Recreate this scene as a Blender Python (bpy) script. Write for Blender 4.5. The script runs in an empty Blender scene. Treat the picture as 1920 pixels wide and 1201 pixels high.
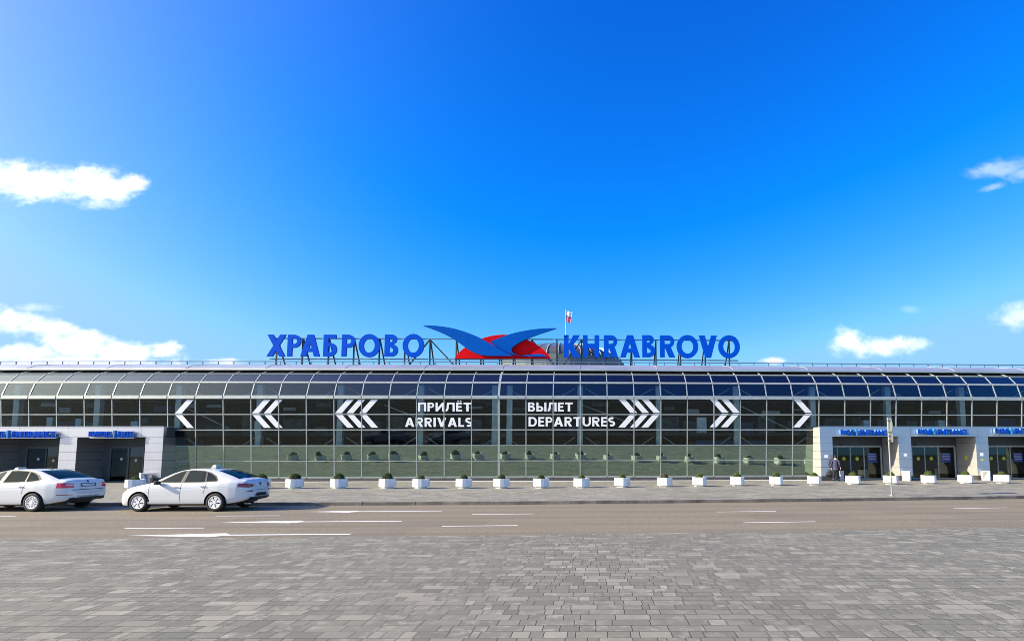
import bpy, bmesh, math, random
import numpy as np
from mathutils import Vector, Matrix
random.seed(7)
R = math.radians
SC = bpy.context.scene
COL = SC.collection

# ------------------------------------------------------------------ camera
FOC, PPX, PPY, EYE = 980.0, 1120.0, 774.0, 1.9        # photograph is 1920 x 1201
PITCH = math.atan((853 - PPY) / FOC)
ROLL = R(0.1)
cam_d = bpy.data.cameras.new('camera')
cam_d.sensor_width = 36.0
cam_d.lens = FOC / 1920 * 36.0
cam_d.shift_x = (960 - PPX) / 1920
cam_d.shift_y = (PPY - 600.5) / 1920
cam_d.clip_start, cam_d.clip_end = 0.1, 6000
cam = bpy.data.objects.new('camera', cam_d)
COL.objects.link(cam)
cam.matrix_world = Matrix.Translation((0, 0, EYE)) @ Matrix.Rotation(R(90) + PITCH, 4, 'X') @ Matrix.Rotation(-ROLL, 4, 'Z')
SC.camera = cam

# ------------------------------------------------------------------ sun and sky
SUN = Vector((-0.870, -0.222, 0.438)).normalized()      # towards the sun
SUN_EL = math.asin(SUN.z)
SUN_AZ = math.atan2(SUN.x, SUN.y)
sun_d = bpy.data.lights.new('sun', 'SUN')
sun_d.energy, sun_d.angle, sun_d.color = 5.0, R(0.53), (1.0, 0.89, 0.68)
sun = bpy.data.objects.new('sun', sun_d)
COL.objects.link(sun)
sun.rotation_euler = (-SUN).to_track_quat('-Z', 'Y').to_euler()
SC.view_settings.view_transform = 'Standard'
SC.view_settings.look = 'None'
SC.view_settings.exposure = 0.84
SC.view_settings.gamma = 1.0
SC.cycles.pixel_filter_type = 'BLACKMAN_HARRIS'
SC.cycles.filter_width = 0.9

def ray(u, v):
    x = (u - PPX) / FOC
    y = (PPY - v) / FOC
    return Vector((x, math.cos(PITCH) - y * math.sin(PITCH), math.sin(PITCH) + y * math.cos(PITCH)))

class NT:
    """short-hand for building node trees"""
    def __init__(s, nt):
        s.nt = nt
    def n(s, typ, **kw):
        nd = s.nt.nodes.new(typ)
        for k, v in kw.items():
            if k.startswith('i_'):
                key = k[2:]
                key = int(key) if key.isdigit() else key.replace('_', ' ')
                s.set(nd.inputs[key], v)
            else:
                setattr(nd, k, v)
        return nd
    def set(s, inp, v):
        if isinstance(v, bpy.types.NodeSocket):
            s.nt.links.new(v, inp)
        else:
            inp.default_value = v
    def m(s, op, a, b=0.0, c=None, clamp=False):
        nd = s.nt.nodes.new('ShaderNodeMath')
        nd.operation = op
        nd.use_clamp = clamp
        s.set(nd.inputs[0], a)
        s.set(nd.inputs[1], b)
        if c is not None:
            s.set(nd.inputs[2], c)
        return nd.outputs[0]
    def mix(s, fac, a, b, blend='MIX'):
        nd = s.nt.nodes.new('ShaderNodeMix')
        nd.data_type = 'RGBA'
        nd.blend_type = blend
        s.set(nd.inputs[0], fac)
        s.set(nd.inputs[6], a)
        s.set(nd.inputs[7], b)
        return nd.outputs[2]
    def smooth(s, x, a, b):
        nd = s.nt.nodes.new('ShaderNodeMapRange')
        nd.interpolation_type = 'SMOOTHSTEP'
        s.set(nd.inputs[0], x)
        nd.inputs[1].default_value, nd.inputs[2].default_value = a, b
        return nd.outputs[0]

W = bpy.data.worlds.new('World')
SC.world = W
W.use_nodes = True
t = NT(W.node_tree)
W.node_tree.nodes.clear()
sky = t.n('ShaderNodeTexSky', sky_type='NISHITA', sun_disc=False, sun_elevation=SUN_EL, sun_rotation=SUN_AZ,
          altitude=0.0, air_density=1.0, dust_density=0.6, ozone_density=2.0)
geo = t.n('ShaderNodeTexCoord')
sep = t.n('ShaderNodeSeparateXYZ', i_0=geo.outputs['Generated'])
gx, gy, gz = sep.outputs
ysafe = t.m('MAXIMUM', gy, 0.05)
U = t.m('DIVIDE', gx, ysafe)
V = t.m('DIVIDE', gz, ysafe)
comb = t.n('ShaderNodeCombineXYZ', i_0=U, i_1=t.m('MULTIPLY', V, 1.5), i_2=0.0)
def fbm(scale, detail=8.0, rough=0.58, off=0.0):
    mp = t.n('ShaderNodeMapping', i_Vector=comb.outputs[0])
    mp.inputs['Location'].default_value = (off, off * .7, off)
    nd = t.n('ShaderNodeTexNoise', i_Vector=mp.outputs[0], i_Scale=scale, i_Detail=detail, i_Roughness=rough)
    return nd.outputs[0]
n_big, n_small, n_fine = fbm(10.0), fbm(30.0, off=3.1), fbm(75.0, off=5.7)
noise = t.m('ADD', t.m('ADD', t.m('MULTIPLY', n_big, 0.45), t.m('MULTIPLY', n_small, 0.4)), t.m('MULTIPLY', n_fine, 0.15))
noise = t.m('SUBTRACT', noise, 0.5)
# (u, v, half width, half height, strength, slope) of each cloud as seen in the photograph, held as directions
clouds = [(95, 344, 150, 46, 1.0, 0.06), (160, 342, 90, 48, 1.0, 0.0), (200, 352, 85, 38, .95, 0.0), (20, 328, 75, 40, .85, 0.0), (250, 342, 42, 26, .9, 0.0), (190, 378, 60, 20, .45, 0.0),
          (15, 598, 95, 34, .8, 0.1), (95, 612, 95, 22, .75, 0.2), (165, 626, 60, 15, .6, 0.12), (60, 575, 60, 12, .25, 0.0),
          (40, 660, 130, 24, .85, 0.0), (150, 646, 100, 34, .95, 0.02), (235, 656, 100, 27, .95, 0.10), (308, 655, 50, 24, .95, 0.0),
          (130, 676, 300, 18, .8, 0.0), (420, 676, 55, 10, .8, 0.0),
          (1592, 640, 46, 32, .8, 0.0), (1650, 650, 92, 28, .72, 0.0), (1712, 645, 42, 20, .55, 0.0),
          (1872, 316, 85, 26, .26, -0.15), (1862, 352, 34, 11, .2, -0.25), (1925, 328, 50, 20, .24, -.2),
          (1905, 592, 62, 32, .42, -0.1), (1450, 676, 34, 10, .6, 0.0), (1708, 582, 26, 12, .12, 0.0)]
dens = None
for (u, v, a, b, st, sl) in clouds:
    d = ray(u, v)
    u0, v0 = d.x / d.y, d.z / d.y
    du = t.m('SUBTRACT', U, u0)
    dv = t.m('ADD', t.m('SUBTRACT', V, v0), t.m('MULTIPLY', du, sl))
    # flatter below than above
    e = t.m('SQRT', t.m('ADD', t.m('POWER', t.m('ABSOLUTE', t.m('DIVIDE', du, a / FOC)), 2.0), t.m('POWER', t.m('ABSOLUTE', t.m('DIVIDE', dv, b / FOC)), 2.0)))
    c = t.m('MULTIPLY', t.m('SUBTRACT', 1.0, e), 1.0)
    c = t.m('ADD', c, t.m('MULTIPLY', noise, 2.3))
    c = t.m('MULTIPLY', t.smooth(c, 0.02, 0.9), st)
    dens = c if dens is None else t.m('MAXIMUM', dens, c)
front = t.m('GREATER_THAN', gy, 0.06)
dens = t.m('MULTIPLY', dens, front)
ccol = t.mix(t.smooth(n_small, 0.35, 0.6), (7.4, 7.9, 9.3, 1), (9.6, 9.5, 9.4, 1))
# air near the horizon is paler
sc3 = t.n('ShaderNodeSeparateColor', i_0=sky.outputs[0])
skyc = t.n('ShaderNodeCombineColor', i_0=t.m('MAXIMUM', 0.02, t.m('SMOOTH_MIN', 1.75, t.m('SMOOTH_MAX', t.m('SUBTRACT', t.m('MULTIPLY', sc3.outputs[0], 1.42), 2.05), -0.10, 1.5), 0.8)),
           i_1=t.m('MINIMUM', 3.7, t.m('MAXIMUM', t.m('SUBTRACT', t.m('MULTIPLY', sc3.outputs[1], 1.17), 0.62), 0.05)), i_2=t.m('MINIMUM', t.m('MULTIPLY', sc3.outputs[2], 1.95), 5.8))
# bright air round the sun (out of the frame, to the left)
dt = t.n('ShaderNodeVectorMath', operation='DOT_PRODUCT')
t.set(dt.inputs[0], geo.outputs['Generated'])
dt.inputs[1].default_value = SUN[:]
glow = t.m('POWER', t.m('MAXIMUM', dt.outputs['Value'], 0.0), 11.0)
glow2 = t.m('POWER', t.m('MAXIMUM', dt.outputs['Value'], 0.0), 4.0)
skycol = t.mix(1.0, skyc.outputs[0], t.mix(1.0, t.mix(glow, (0, 0, 0, 1), (15.0, 14.2, 12.5, 1)), t.mix(glow2, (0, 0, 0, 1), (4.0, 1.6, 0.4, 1)), 'ADD'), 'ADD')
bg = t.n('ShaderNodeBackground', i_Color=t.mix(dens, skycol, ccol), i_Strength=0.1)
out = t.n('ShaderNodeOutputWorld')
W.node_tree.links.new(bg.outputs[0], out.inputs[0])

# ------------------------------------------------------------------ materials
def material(name):
    m = bpy.data.materials.new(name)
    m.use_nodes = True
    m.node_tree.nodes.clear()
    return m, NT(m.node_tree)

def finish(m, k, shader):
    o = k.n('ShaderNodeOutputMaterial')
    m.node_tree.links.new(shader, o.inputs[0])
    return m

def plain(name, col, rough=0.6, metal=0.0, var=0.12, scale=3.0, coat=0.0, spec=0.5, bump=0.0, bscale=80.0):
    """surface with a little real-world unevenness of tone"""
    m, k = material(name)
    tc = k.n('ShaderNodeTexCoord')
    nz = k.n('ShaderNodeTexNoise', i_Vector=tc.outputs['Object'], i_Scale=scale, i_Detail=6.0, i_Roughness=0.6)
    lo = tuple(c * (1 - var) for c in col) + (1,)
    hi = tuple(min(1, c * (1 + var)) for c in col) + (1,)
    c = k.mix(k.smooth(nz.outputs[0], 0.3, 0.7), lo, hi)
    p = k.n('ShaderNodeBsdfPrincipled', i_Base_Color=c, i_Roughness=rough, i_Metallic=metal)
    p.inputs['Coat Weight'].default_value = coat
    p.inputs['Coat Roughness'].default_value = 0.04
    p.inputs['Specular IOR Level'].default_value = spec
    if bump:
        nb = k.n('ShaderNodeTexNoise', i_Vector=tc.outputs['Object'], i_Scale=bscale, i_Detail=4.0)
        b = k.n('ShaderNodeBump', i_Strength=bump, i_Distance=0.02, i_Height=nb.outputs[0])
        k.set(p.inputs['Normal'], b.outputs[0])
    return finish(m, k, p.outputs[0])

def mat_pavers(name, row_h, len_lo, len_hi, cols, gap=0.007, vertical_rows=False, stain=0.2):
    """rows of slabs of several lengths, each slab its own tone"""
    m, k = material(name)
    tc = k.n('ShaderNodeTexCoord')
    s = k.n('ShaderNodeSeparateXYZ', i_0=tc.outputs['Object'])
    x, y = s.outputs[0], s.outputs[1]
    # rows of two heights in turn: pairs of rows 0.9 + 1.1 of row_h
    yy = k.m('DIVIDE', y, row_h)
    row = k.m('FLOOR', yy)
    fy = k.m('SUBTRACT', yy, row)
    wn = k.n('ShaderNodeTexWhiteNoise', noise_dimensions='1D', i_W=row)
    ws = k.n('ShaderNodeSeparateColor', i_0=wn.outputs['Color'])
    ln = k.m('ADD', k.m('MULTIPLY', ws.outputs[0], len_hi - len_lo), len_lo)
    xx = k.m('ADD', k.m('DIVIDE', x, ln), k.m('MULTIPLY', ws.outputs[1], 37.0))
    # wobble the joints so that slab lengths differ inside a row
    cell0 = k.m('FLOOR', xx)
    wn2 = k.n('ShaderNodeTexWhiteNoise', noise_dimensions='2D', i_Vector=k.n('ShaderNodeCombineXYZ', i_0=cell0, i_1=row, i_2=0.0).outputs[0])
    cut = k.m('ADD', k.m('MULTIPLY', wn2.outputs['Value'], 0.5), 0.25)
    fx0 = k.m('SUBTRACT', xx, cell0)
    right = k.m('GREATER_THAN', fx0, cut)
    merge = k.m('GREATER_THAN', wn2.outputs['Value'], 0.45)          # only some cells are cut in two
    half = k.m('MULTIPLY', right, merge)
    idv = k.n('ShaderNodeCombineXYZ', i_0=k.m('ADD', cell0, k.m('MULTIPLY', half, 0.5)), i_1=row, i_2=3.0)
    wid = k.n('ShaderNodeTexWhiteNoise', noise_dimensions='3D', i_Vector=idv.outputs[0])
    ids = k.n('ShaderNodeSeparateColor', i_0=wid.outputs['Color'])
    dx_edge = k.m('MULTIPLY', k.m('MINIMUM', fx0, k.m('SUBTRACT', 1.0, fx0)), ln)
    dx_cut = k.m('ADD', k.m('MULTIPLY', k.m('ABSOLUTE', k.m('SUBTRACT', fx0, cut)), ln), k.m('MULTIPLY', k.m('SUBTRACT', 1.0, merge), 9.0))
    dx = k.m('MINIMUM', dx_edge, dx_cut)
    dy = k.m('MULTIPLY', k.m('MINIMUM', fy, k.m('SUBTRACT', 1.0, fy)), row_h)
    d = k.m('MINIMUM', dx, dy)
    joint = k.smooth(d, gap * 0.35, gap)
    ramp = k.n('ShaderNodeValToRGB')
    ramp.color_ramp.interpolation = 'LINEAR'
    els = ramp.color_ramp.elements
    els[0].position, els[1].position = cols[0][0], cols[-1][0]
    els[0].color, els[1].color = cols[0][1] + (1,), cols[-1][1] + (1,)
    for pos, c in cols[1:-1]:
        e = els.new(pos)
        e.color = c + (1,)
    k.set(ramp.inputs[0], ids.outputs[0])
    # clouding inside a slab, streaky, different in each
    off = k.n('ShaderNodeVectorMath', operation='MULTIPLY_ADD')
    k.set(off.inputs[0], wid.outputs['Color'])
    off.inputs[1].default_value = (50, 50, 50)
    k.set(off.inputs[2], tc.outputs['Object'])
    n1 = k.n('ShaderNodeTexNoise', i_Vector=off.outputs[0], i_Scale=6.0, i_Detail=6.0, i_Roughness=0.7)
    n2 = k.n('ShaderNodeTexNoise', i_Vector=tc.outputs['Object'], i_Scale=0.28, i_Detail=6.0, i_Roughness=0.6)
    n3 = k.n('ShaderNodeTexNoise', i_Vector=tc.outputs['Object'], i_Scale=90.0, i_Detail=3.0)
    c = k.mix(k.m('MULTIPLY', k.smooth(n1.outputs[0], 0.45, 0.75), k.m('MULTIPLY', ids.outputs[1], 0.95)), ramp.outputs[0], (0.44, 0.41, 0.32, 1))
    c = k.mix(k.m('MULTIPLY', k.smooth(n2.outputs[0], 0.35, 0.7), stain), c, (0.29, 0.27, 0.205, 1))
    c = k.mix(k.m('MULTIPLY', k.m('SUBTRACT', n3.outputs[0], 0.5), 0.5), c, (0.4, 0.4, 0.4, 1))
    c = k.mix(joint, (0.065, 0.062, 0.052, 1), c)
    p = k.n('ShaderNodeBsdfPrincipled', i_Base_Color=c, i_Roughness=0.8)
    p.inputs['Specular IOR Level'].default_value = 0.3
    h = k.m('ADD', k.m('MULTIPLY', joint, 1.0), k.m('MULTIPLY', n3.outputs[0], 0.25))
    h = k.m('ADD', h, k.m('MULTIPLY', ids.outputs[2], 0.35))
    b = k.n('ShaderNodeBump', i_Strength=0.5, i_Distance=0.005, i_Height=h)
    k.set(p.inputs['Normal'], b.outputs[0])
    return finish(m, k, p.outputs[0])

def mat_asphalt():
    m, k = material('asphalt')
    tc = k.n('ShaderNodeTexCoord')
    g = k.n('ShaderNodeTexVoronoi', i_Vector=tc.outputs['Object'], i_Scale=55.0)
    n = k.n('ShaderNodeTexNoise', i_Vector=tc.outputs['Object'], i_Scale=11.0, i_Detail=7.0, i_Roughness=0.85)
    mp = k.n('ShaderNodeMapping', i_Vector=tc.outputs['Object'])
    mp.inputs['Scale'].default_value = (0.12, 1.6, 1)
    w = k.n('ShaderNodeTexNoise', i_Vector=mp.outputs[0], i_Scale=1.2, i_Detail=5.0, i_Roughness=0.6)
    c = k.mix(k.smooth(n.outputs[0], 0.36, 0.64), (0.145, 0.120, 0.083, 1), (0.35, 0.295, 0.205, 1))
    c = k.mix(k.m('MULTIPLY', k.smooth(w.outputs[0], 0.40, 0.66), 0.65), c, (0.175, 0.147, 0.10, 1))
    c = k.mix(k.m('MULTIPLY', k.smooth(g.outputs['Distance'], 0.1, 0.5), 0.35), c, (0.24, 0.205, 0.145, 1))
    sp = k.n('ShaderNodeSeparateXYZ', i_0=tc.outputs['Object'])
    bend = k.m('SUBTRACT', sp.outputs[1], k.m('ADD', k.m('MULTIPLY', sp.outputs[0], 0.065), k.m('MULTIPLY', k.m('MULTIPLY', sp.outputs[0], sp.outputs[0]), 0.0019)))
    trk = k.m('SINE', k.m('MULTIPLY', k.m('SUBTRACT', bend, 0.35), 2 * math.pi / 1.55))
    c = k.mix(k.m('MULTIPLY', k.smooth(trk, 0.1, 1.0), 0.20), c, (0.115, 0.10, 0.075, 1))
    br = k.n('ShaderNodeTexBrick', i_Vector=tc.outputs['Object'], i_Scale=0.16, i_Mortar_Size=0.0, i_Color1=(0, 0, 0, 1), i_Color2=(1, 1, 1, 1))
    c = k.mix(k.m('MULTIPLY', k.m('GREATER_THAN', br.outputs['Color'], 0.78), 0.16), c, (0.12, 0.11, 0.09, 1))
    p = k.n('ShaderNodeBsdfPrincipled', i_Base_Color=c, i_Roughness=0.85)
    p.inputs['Specular IOR Level'].default_value = 0.25
    b = k.n('ShaderNodeBump', i_Strength=0.6, i_Distance=0.006, i_Height=n.outputs[0])
    k.set(p.inputs['Normal'], b.outputs[0])
    return finish(m, k, p.outputs[0])

def mat_clear_glass(name='clear_glass', tint=(0.82, 0.90, 0.86), refl=0.04, dirt=0.002, wav=0.009):
    m, k = material(name)
    tc = k.n('ShaderNodeTexCoord')
    nz = k.n('ShaderNodeTexNoise', i_Vector=tc.outputs['Object'], i_Scale=0.9, i_Detail=2.0)
    bp = k.n('ShaderNodeBump', i_Strength=1.0, i_Distance=wav, i_Height=nz.outputs[0])
    tr = k.n('ShaderNodeBsdfTransparent', i_Color=tint + (1,))
    gl = k.n('ShaderNodeBsdfGlossy', i_Color=(0.86, 1, 0.95, 1), i_Roughness=0.0)
    k.set(gl.inputs['Normal'], bp.outputs[0])
    fr = k.n('ShaderNodeFresnel', i_IOR=1.5)
    fac = k.m('MULTIPLY', fr.outputs[0], refl / 0.04, clamp=True)
    mx = k.n('ShaderNodeMixShader', i_0=fac)
    k.set(mx.inputs[1], tr.outputs[0])
    k.set(mx.inputs[2], gl.outputs[0])
    df = k.n('ShaderNodeBsdfDiffuse', i_Color=(0.5, 0.5, 0.5, 1))
    m2 = k.n('ShaderNodeMixShader', i_0=dirt)
    k.set(m2.inputs[1], mx.outputs[0])
    k.set(m2.inputs[2], df.outputs[0])
    return finish(m, k, m2.outputs[0])

def mat_spandrel():
    m, k = material('spandrel_glass')
    tc = k.n('ShaderNodeTexCoord')
    nz = k.n('ShaderNodeTexNoise', i_Vector=tc.outputs['Object'], i_Scale=1.1, i_Detail=2.0)
    bp = k.n('ShaderNodeBump', i_Strength=1.0, i_Distance=0.006, i_Height=nz.outputs[0])
    gl = k.n('ShaderNodeBsdfGlossy', i_Color=(0.31, 0.41, 0.34, 1), i_Roughness=0.0)
    k.set(gl.inputs['Normal'], bp.outputs[0])
    df = k.n('ShaderNodeBsdfDiffuse', i_Color=(0.05, 0.085, 0.065, 1))
    mx = k.n('ShaderNodeMixShader', i_0=0.72)
    k.set(mx.inputs[1], df.outputs[0])
    k.set(mx.inputs[2], gl.outputs[0])
    return finish(m, k, mx.outputs[0])

def mat_leaf(name, c0, c1):
    m, k = material(name)
    oi = k.n('ShaderNodeNewGeometry')
    c = k.mix(oi.outputs['Random Per Island'], c0 + (1,), c1 + (1,))
    p = k.n('ShaderNodeBsdfPrincipled', i_Base_Color=c, i_Roughness=0.6)
    tl = k.n('ShaderNodeBsdfTranslucent', i_Color=c)
    mx = k.n('ShaderNodeMixShader', i_0=0.25)
    k.set(mx.inputs[1], p.outputs[0])
    k.set(mx.inputs[2], tl.outputs[0])
    return finish(m, k, mx.outputs[0])

def mat_dash(name='road_paint'):
    m, k = material(name)
    tc = k.n('ShaderNodeTexCoord')
    n = k.n('ShaderNodeTexNoise', i_Vector=tc.outputs['Object'], i_Scale=14.0, i_Detail=6.0, i_Roughness=0.75)
    c = k.mix(k.smooth(n.outputs[0], 0.52, 0.72), (0.78, 0.76, 0.72, 1), (0.33, 0.31, 0.28, 1))
    p = k.n('ShaderNodeBsdfPrincipled', i_Base_Color=c, i_Roughness=0.7)
    return finish(m, k, p.outputs[0])

M = {}
M['plaza'] = mat_pavers('plaza_pavers', 0.20, 0.30, 0.50,
    [(0.0, (0.148, 0.144, 0.108)), (0.3, (0.172, 0.167, 0.126)), (0.6, (0.194, 0.184, 0.141)), (0.85, (0.23, 0.214, 0.163)), (1.0, (0.31, 0.286, 0.22))])
M['pavement'] = mat_pavers('pavement_slabs', 0.30, 0.5, 0.9,
    [(0.0, (0.175, 0.168, 0.128)), (0.5, (0.23, 0.219, 0.168)), (1.0, (0.32, 0.30, 0.235))], gap=0.006, stain=0.35)
M['asphalt'] = mat_asphalt()
M['earth'] = plain('distant_ground', (0.10, 0.12, 0.05), 0.9, var=0.3, scale=0.05)
M['kerb'] = plain('kerb_stone', (0.17, 0.15, 0.125), 0.85, var=0.4, scale=1.3)
M['paint'] = mat_dash()
M['clear'] = mat_clear_glass()
M['slope'] = mat_clear_glass('roof_glass', (0.62, 0.72, 0.70), 0.09, 0.006, 0.003)
M['spandrel'] = mat_spandrel()
M['alu'] = plain('mullion_aluminium', (0.39, 0.425, 0.405), 0.42, 0.35, var=0.08)
M['alu_dark'] = plain('dark_aluminium', (0.12, 0.13, 0.13), 0.45, 0.4)
M['panel'] = plain('silver_cladding', (0.60, 0.60, 0.64), 0.38, 0.97, var=0.04, scale=0.6)
M['panel_core'] = plain('cladding_joint', (0.05, 0.05, 0.05), 0.8)
M['recess'] = plain('sunlit_side_and_base_wall', (0.37, 0.365, 0.35), 0.6, 0.1, var=0.06)  # paler matt tone imitating sunlit cladding on pier sides; also on base walls
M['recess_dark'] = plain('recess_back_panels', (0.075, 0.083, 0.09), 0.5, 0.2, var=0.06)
M['plinth'] = plain('plinth_granite', (0.055, 0.05, 0.046), 0.55, var=0.3, scale=8)
M['roof'] = plain('roof_sheet', (0.62, 0.61, 0.575), 0.42, 0.72, var=0.12, scale=0.35)
M['roof_flat'] = plain('roof_membrane', (0.3, 0.3, 0.3), 0.9)
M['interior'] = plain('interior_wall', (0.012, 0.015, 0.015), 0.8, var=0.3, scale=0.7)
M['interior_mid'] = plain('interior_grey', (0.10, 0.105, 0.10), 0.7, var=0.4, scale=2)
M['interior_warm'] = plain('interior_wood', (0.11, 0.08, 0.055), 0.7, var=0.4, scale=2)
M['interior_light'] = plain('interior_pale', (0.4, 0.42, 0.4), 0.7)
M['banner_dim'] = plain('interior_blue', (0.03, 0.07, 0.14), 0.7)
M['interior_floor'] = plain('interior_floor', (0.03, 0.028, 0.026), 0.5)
M['column'] = plain('pale_column', (0.85, 0.92, 0.88), 0.6)
M['brace'] = plain('steel_brace', (0.45, 0.47, 0.46), 0.5)
M['banner'] = plain('blue_banner', (0.03, 0.16, 0.42), 0.6)
M['steel'] = plain('dark_steel', (0.045, 0.05, 0.06), 0.55, 0.3)
M['rail'] = plain('rail_paint', (0.10, 0.17, 0.30), 0.45, 0.2)
M['sign_blue'] = plain('sign_letter_blue', (0.0, 0.075, 0.56), 0.6, var=0.05, spec=0.05)
M['sign_side'] = plain('letter_side_white', (0.6, 0.62, 0.64), 0.5)
M['sign_return'] = plain('letter_side_blue', (0.16, 0.32, 0.62), 0.5)
M['bar_blue'] = plain('sign_bar_blue', (0.02, 0.22, 0.55), 0.4)
M['wing'] = plain('emblem_blue', (0.0, 0.085, 0.42), 0.6, var=0.05, spec=0.05)
M['red'] = plain('emblem_red', (0.66, 0.002, 0.008), 0.6, var=0.05, spec=0.08)
M['vinyl'] = plain('white_vinyl', (0.93, 0.93, 0.93), 0.6, var=0.02)
M['white'] = plain('planter_white', (0.78, 0.78, 0.76), 0.55, var=0.07, scale=5)
M['soil'] = plain('soil', (0.04, 0.03, 0.02), 0.95)
M['leaf_dark'] = mat_leaf('boxwood_dark', (0.022, 0.045, 0.008), (0.07, 0.11, 0.018))
M['leaf_green'] = mat_leaf('boxwood_green', (0.06, 0.10, 0.012), (0.14, 0.20, 0.035))
M['leaf_brown'] = mat_leaf('boxwood_brown', (0.08, 0.05, 0.015), (0.16, 0.12, 0.04))
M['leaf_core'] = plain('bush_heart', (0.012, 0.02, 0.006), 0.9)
M['carpaint'] = plain('white_car_paint', (0.68, 0.685, 0.67), 0.3, var=0.01, coat=1.0)
M['waist'] = plain('crease_shade', (0.40, 0.415, 0.43), 0.4)  # grey that paints the shade of the shoulder crease
M['tyre'] = plain('tyre_rubber', (0.018, 0.018, 0.018), 0.8)
M['black'] = plain('black_plastic', (0.015, 0.015, 0.016), 0.5)
M['gap'] = plain('panel_gap', (0.05, 0.052, 0.055), 0.7)
M['rim'] = plain('silver_rim', (0.80, 0.80, 0.80), 0.4, 0.15)
M['tail'] = plain('tail_lamp_red', (0.30, 0.006, 0.012), 0.15, coat=1.0)
M['tail_bright'] = plain('tail_lamp_bright_red', (0.75, 0.01, 0.03), 0.15, coat=1.0)
M['lampglass'] = plain('lamp_glass', (0.6, 0.62, 0.65), 0.1, coat=1.0)
M['plate'] = plain('number_plate', (0.55, 0.58, 0.62), 0.5)
M['plate_dim'] = plain('number_plate_frame', (0.05, 0.07, 0.11), 0.5)
M['taxi_lamp'] = plain('taxi_lamp', (0.62, 0.60, 0.42), 0.4)
M['seat'] = plain('car_seat', (0.03, 0.03, 0.032), 0.8)
M['chrome'] = plain('chrome', (0.6, 0.6, 0.62), 0.15, 0.9)
M['carglass'] = mat_clear_glass('car_glass', (0.12, 0.17, 0.17), 0.04, 0.0, 0.0)
M['cardark'] = mat_clear_glass('privacy_glass', (0.02, 0.022, 0.03), 0.02, 0.0, 0.0)
M['doorglass'] = mat_clear_glass('door_glass', (0.22, 0.24, 0.25), 0.05, 0.0, 0.0)
M['skin'] = plain('skin', (0.55, 0.34, 0.25), 0.5)
M['hair'] = plain('dark_hair', (0.012, 0.01, 0.009), 0.6)
M['jacket'] = plain('navy_jacket', (0.035, 0.04, 0.085), 0.8, var=0.2, scale=12)
M['trousers'] = plain('black_trousers', (0.012, 0.012, 0.013), 0.8)
M['bag'] = plain('black_bag', (0.012, 0.012, 0.015), 0.6)
M['galv'] = plain('galvanised_steel', (0.34, 0.37, 0.36), 0.45, 0.5)
M['yellow'] = plain('yellow_sticker', (0.62, 0.62, 0.04), 0.6)
M['poster'] = plain('blue_poster', (0.035, 0.06, 0.26), 0.5)
M['poster_line'] = plain('poster_print', (0.35, 0.40, 0.55), 0.5)
M['dome'] = mat_clear_glass('dome_glass', (0.10, 0.26, 0.30), 0.05, 0.16, 0.0)
M['drum'] = plain('dome_drum', (0.10, 0.13, 0.125), 0.7)
M['flag_white'] = plain('flag_white', (0.85, 0.85, 0.85), 0.8)
M['flag_blue'] = plain('flag_blue', (0.03, 0.08, 0.4), 0.8)
M['flag_red'] = plain('flag_red', (0.78, 0.16, 0.24), 0.8)

# ------------------------------------------------------------------ scene helpers
def tag(o, label=None, cat=None, group=None, kind=None):
    if label: o['label'] = label
    if cat: o['category'] = cat
    if group: o['group'] = group
    if kind: o['kind'] = kind
    return o

def thing(name, label, cat, loc, rotz=0.0, group=None):
    o = bpy.data.objects.new(name, None)
    o.empty_display_size = 0.3
    COL.objects.link(o)
    o.location = loc
    o.rotation_euler = (0, 0, rotz)
    return tag(o, label, cat, group)

def origin(o):
    v = Vector((0, 0, 0))
    while o is not None:
        v += Vector(o.location)
        o = o.parent
    return v

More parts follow.
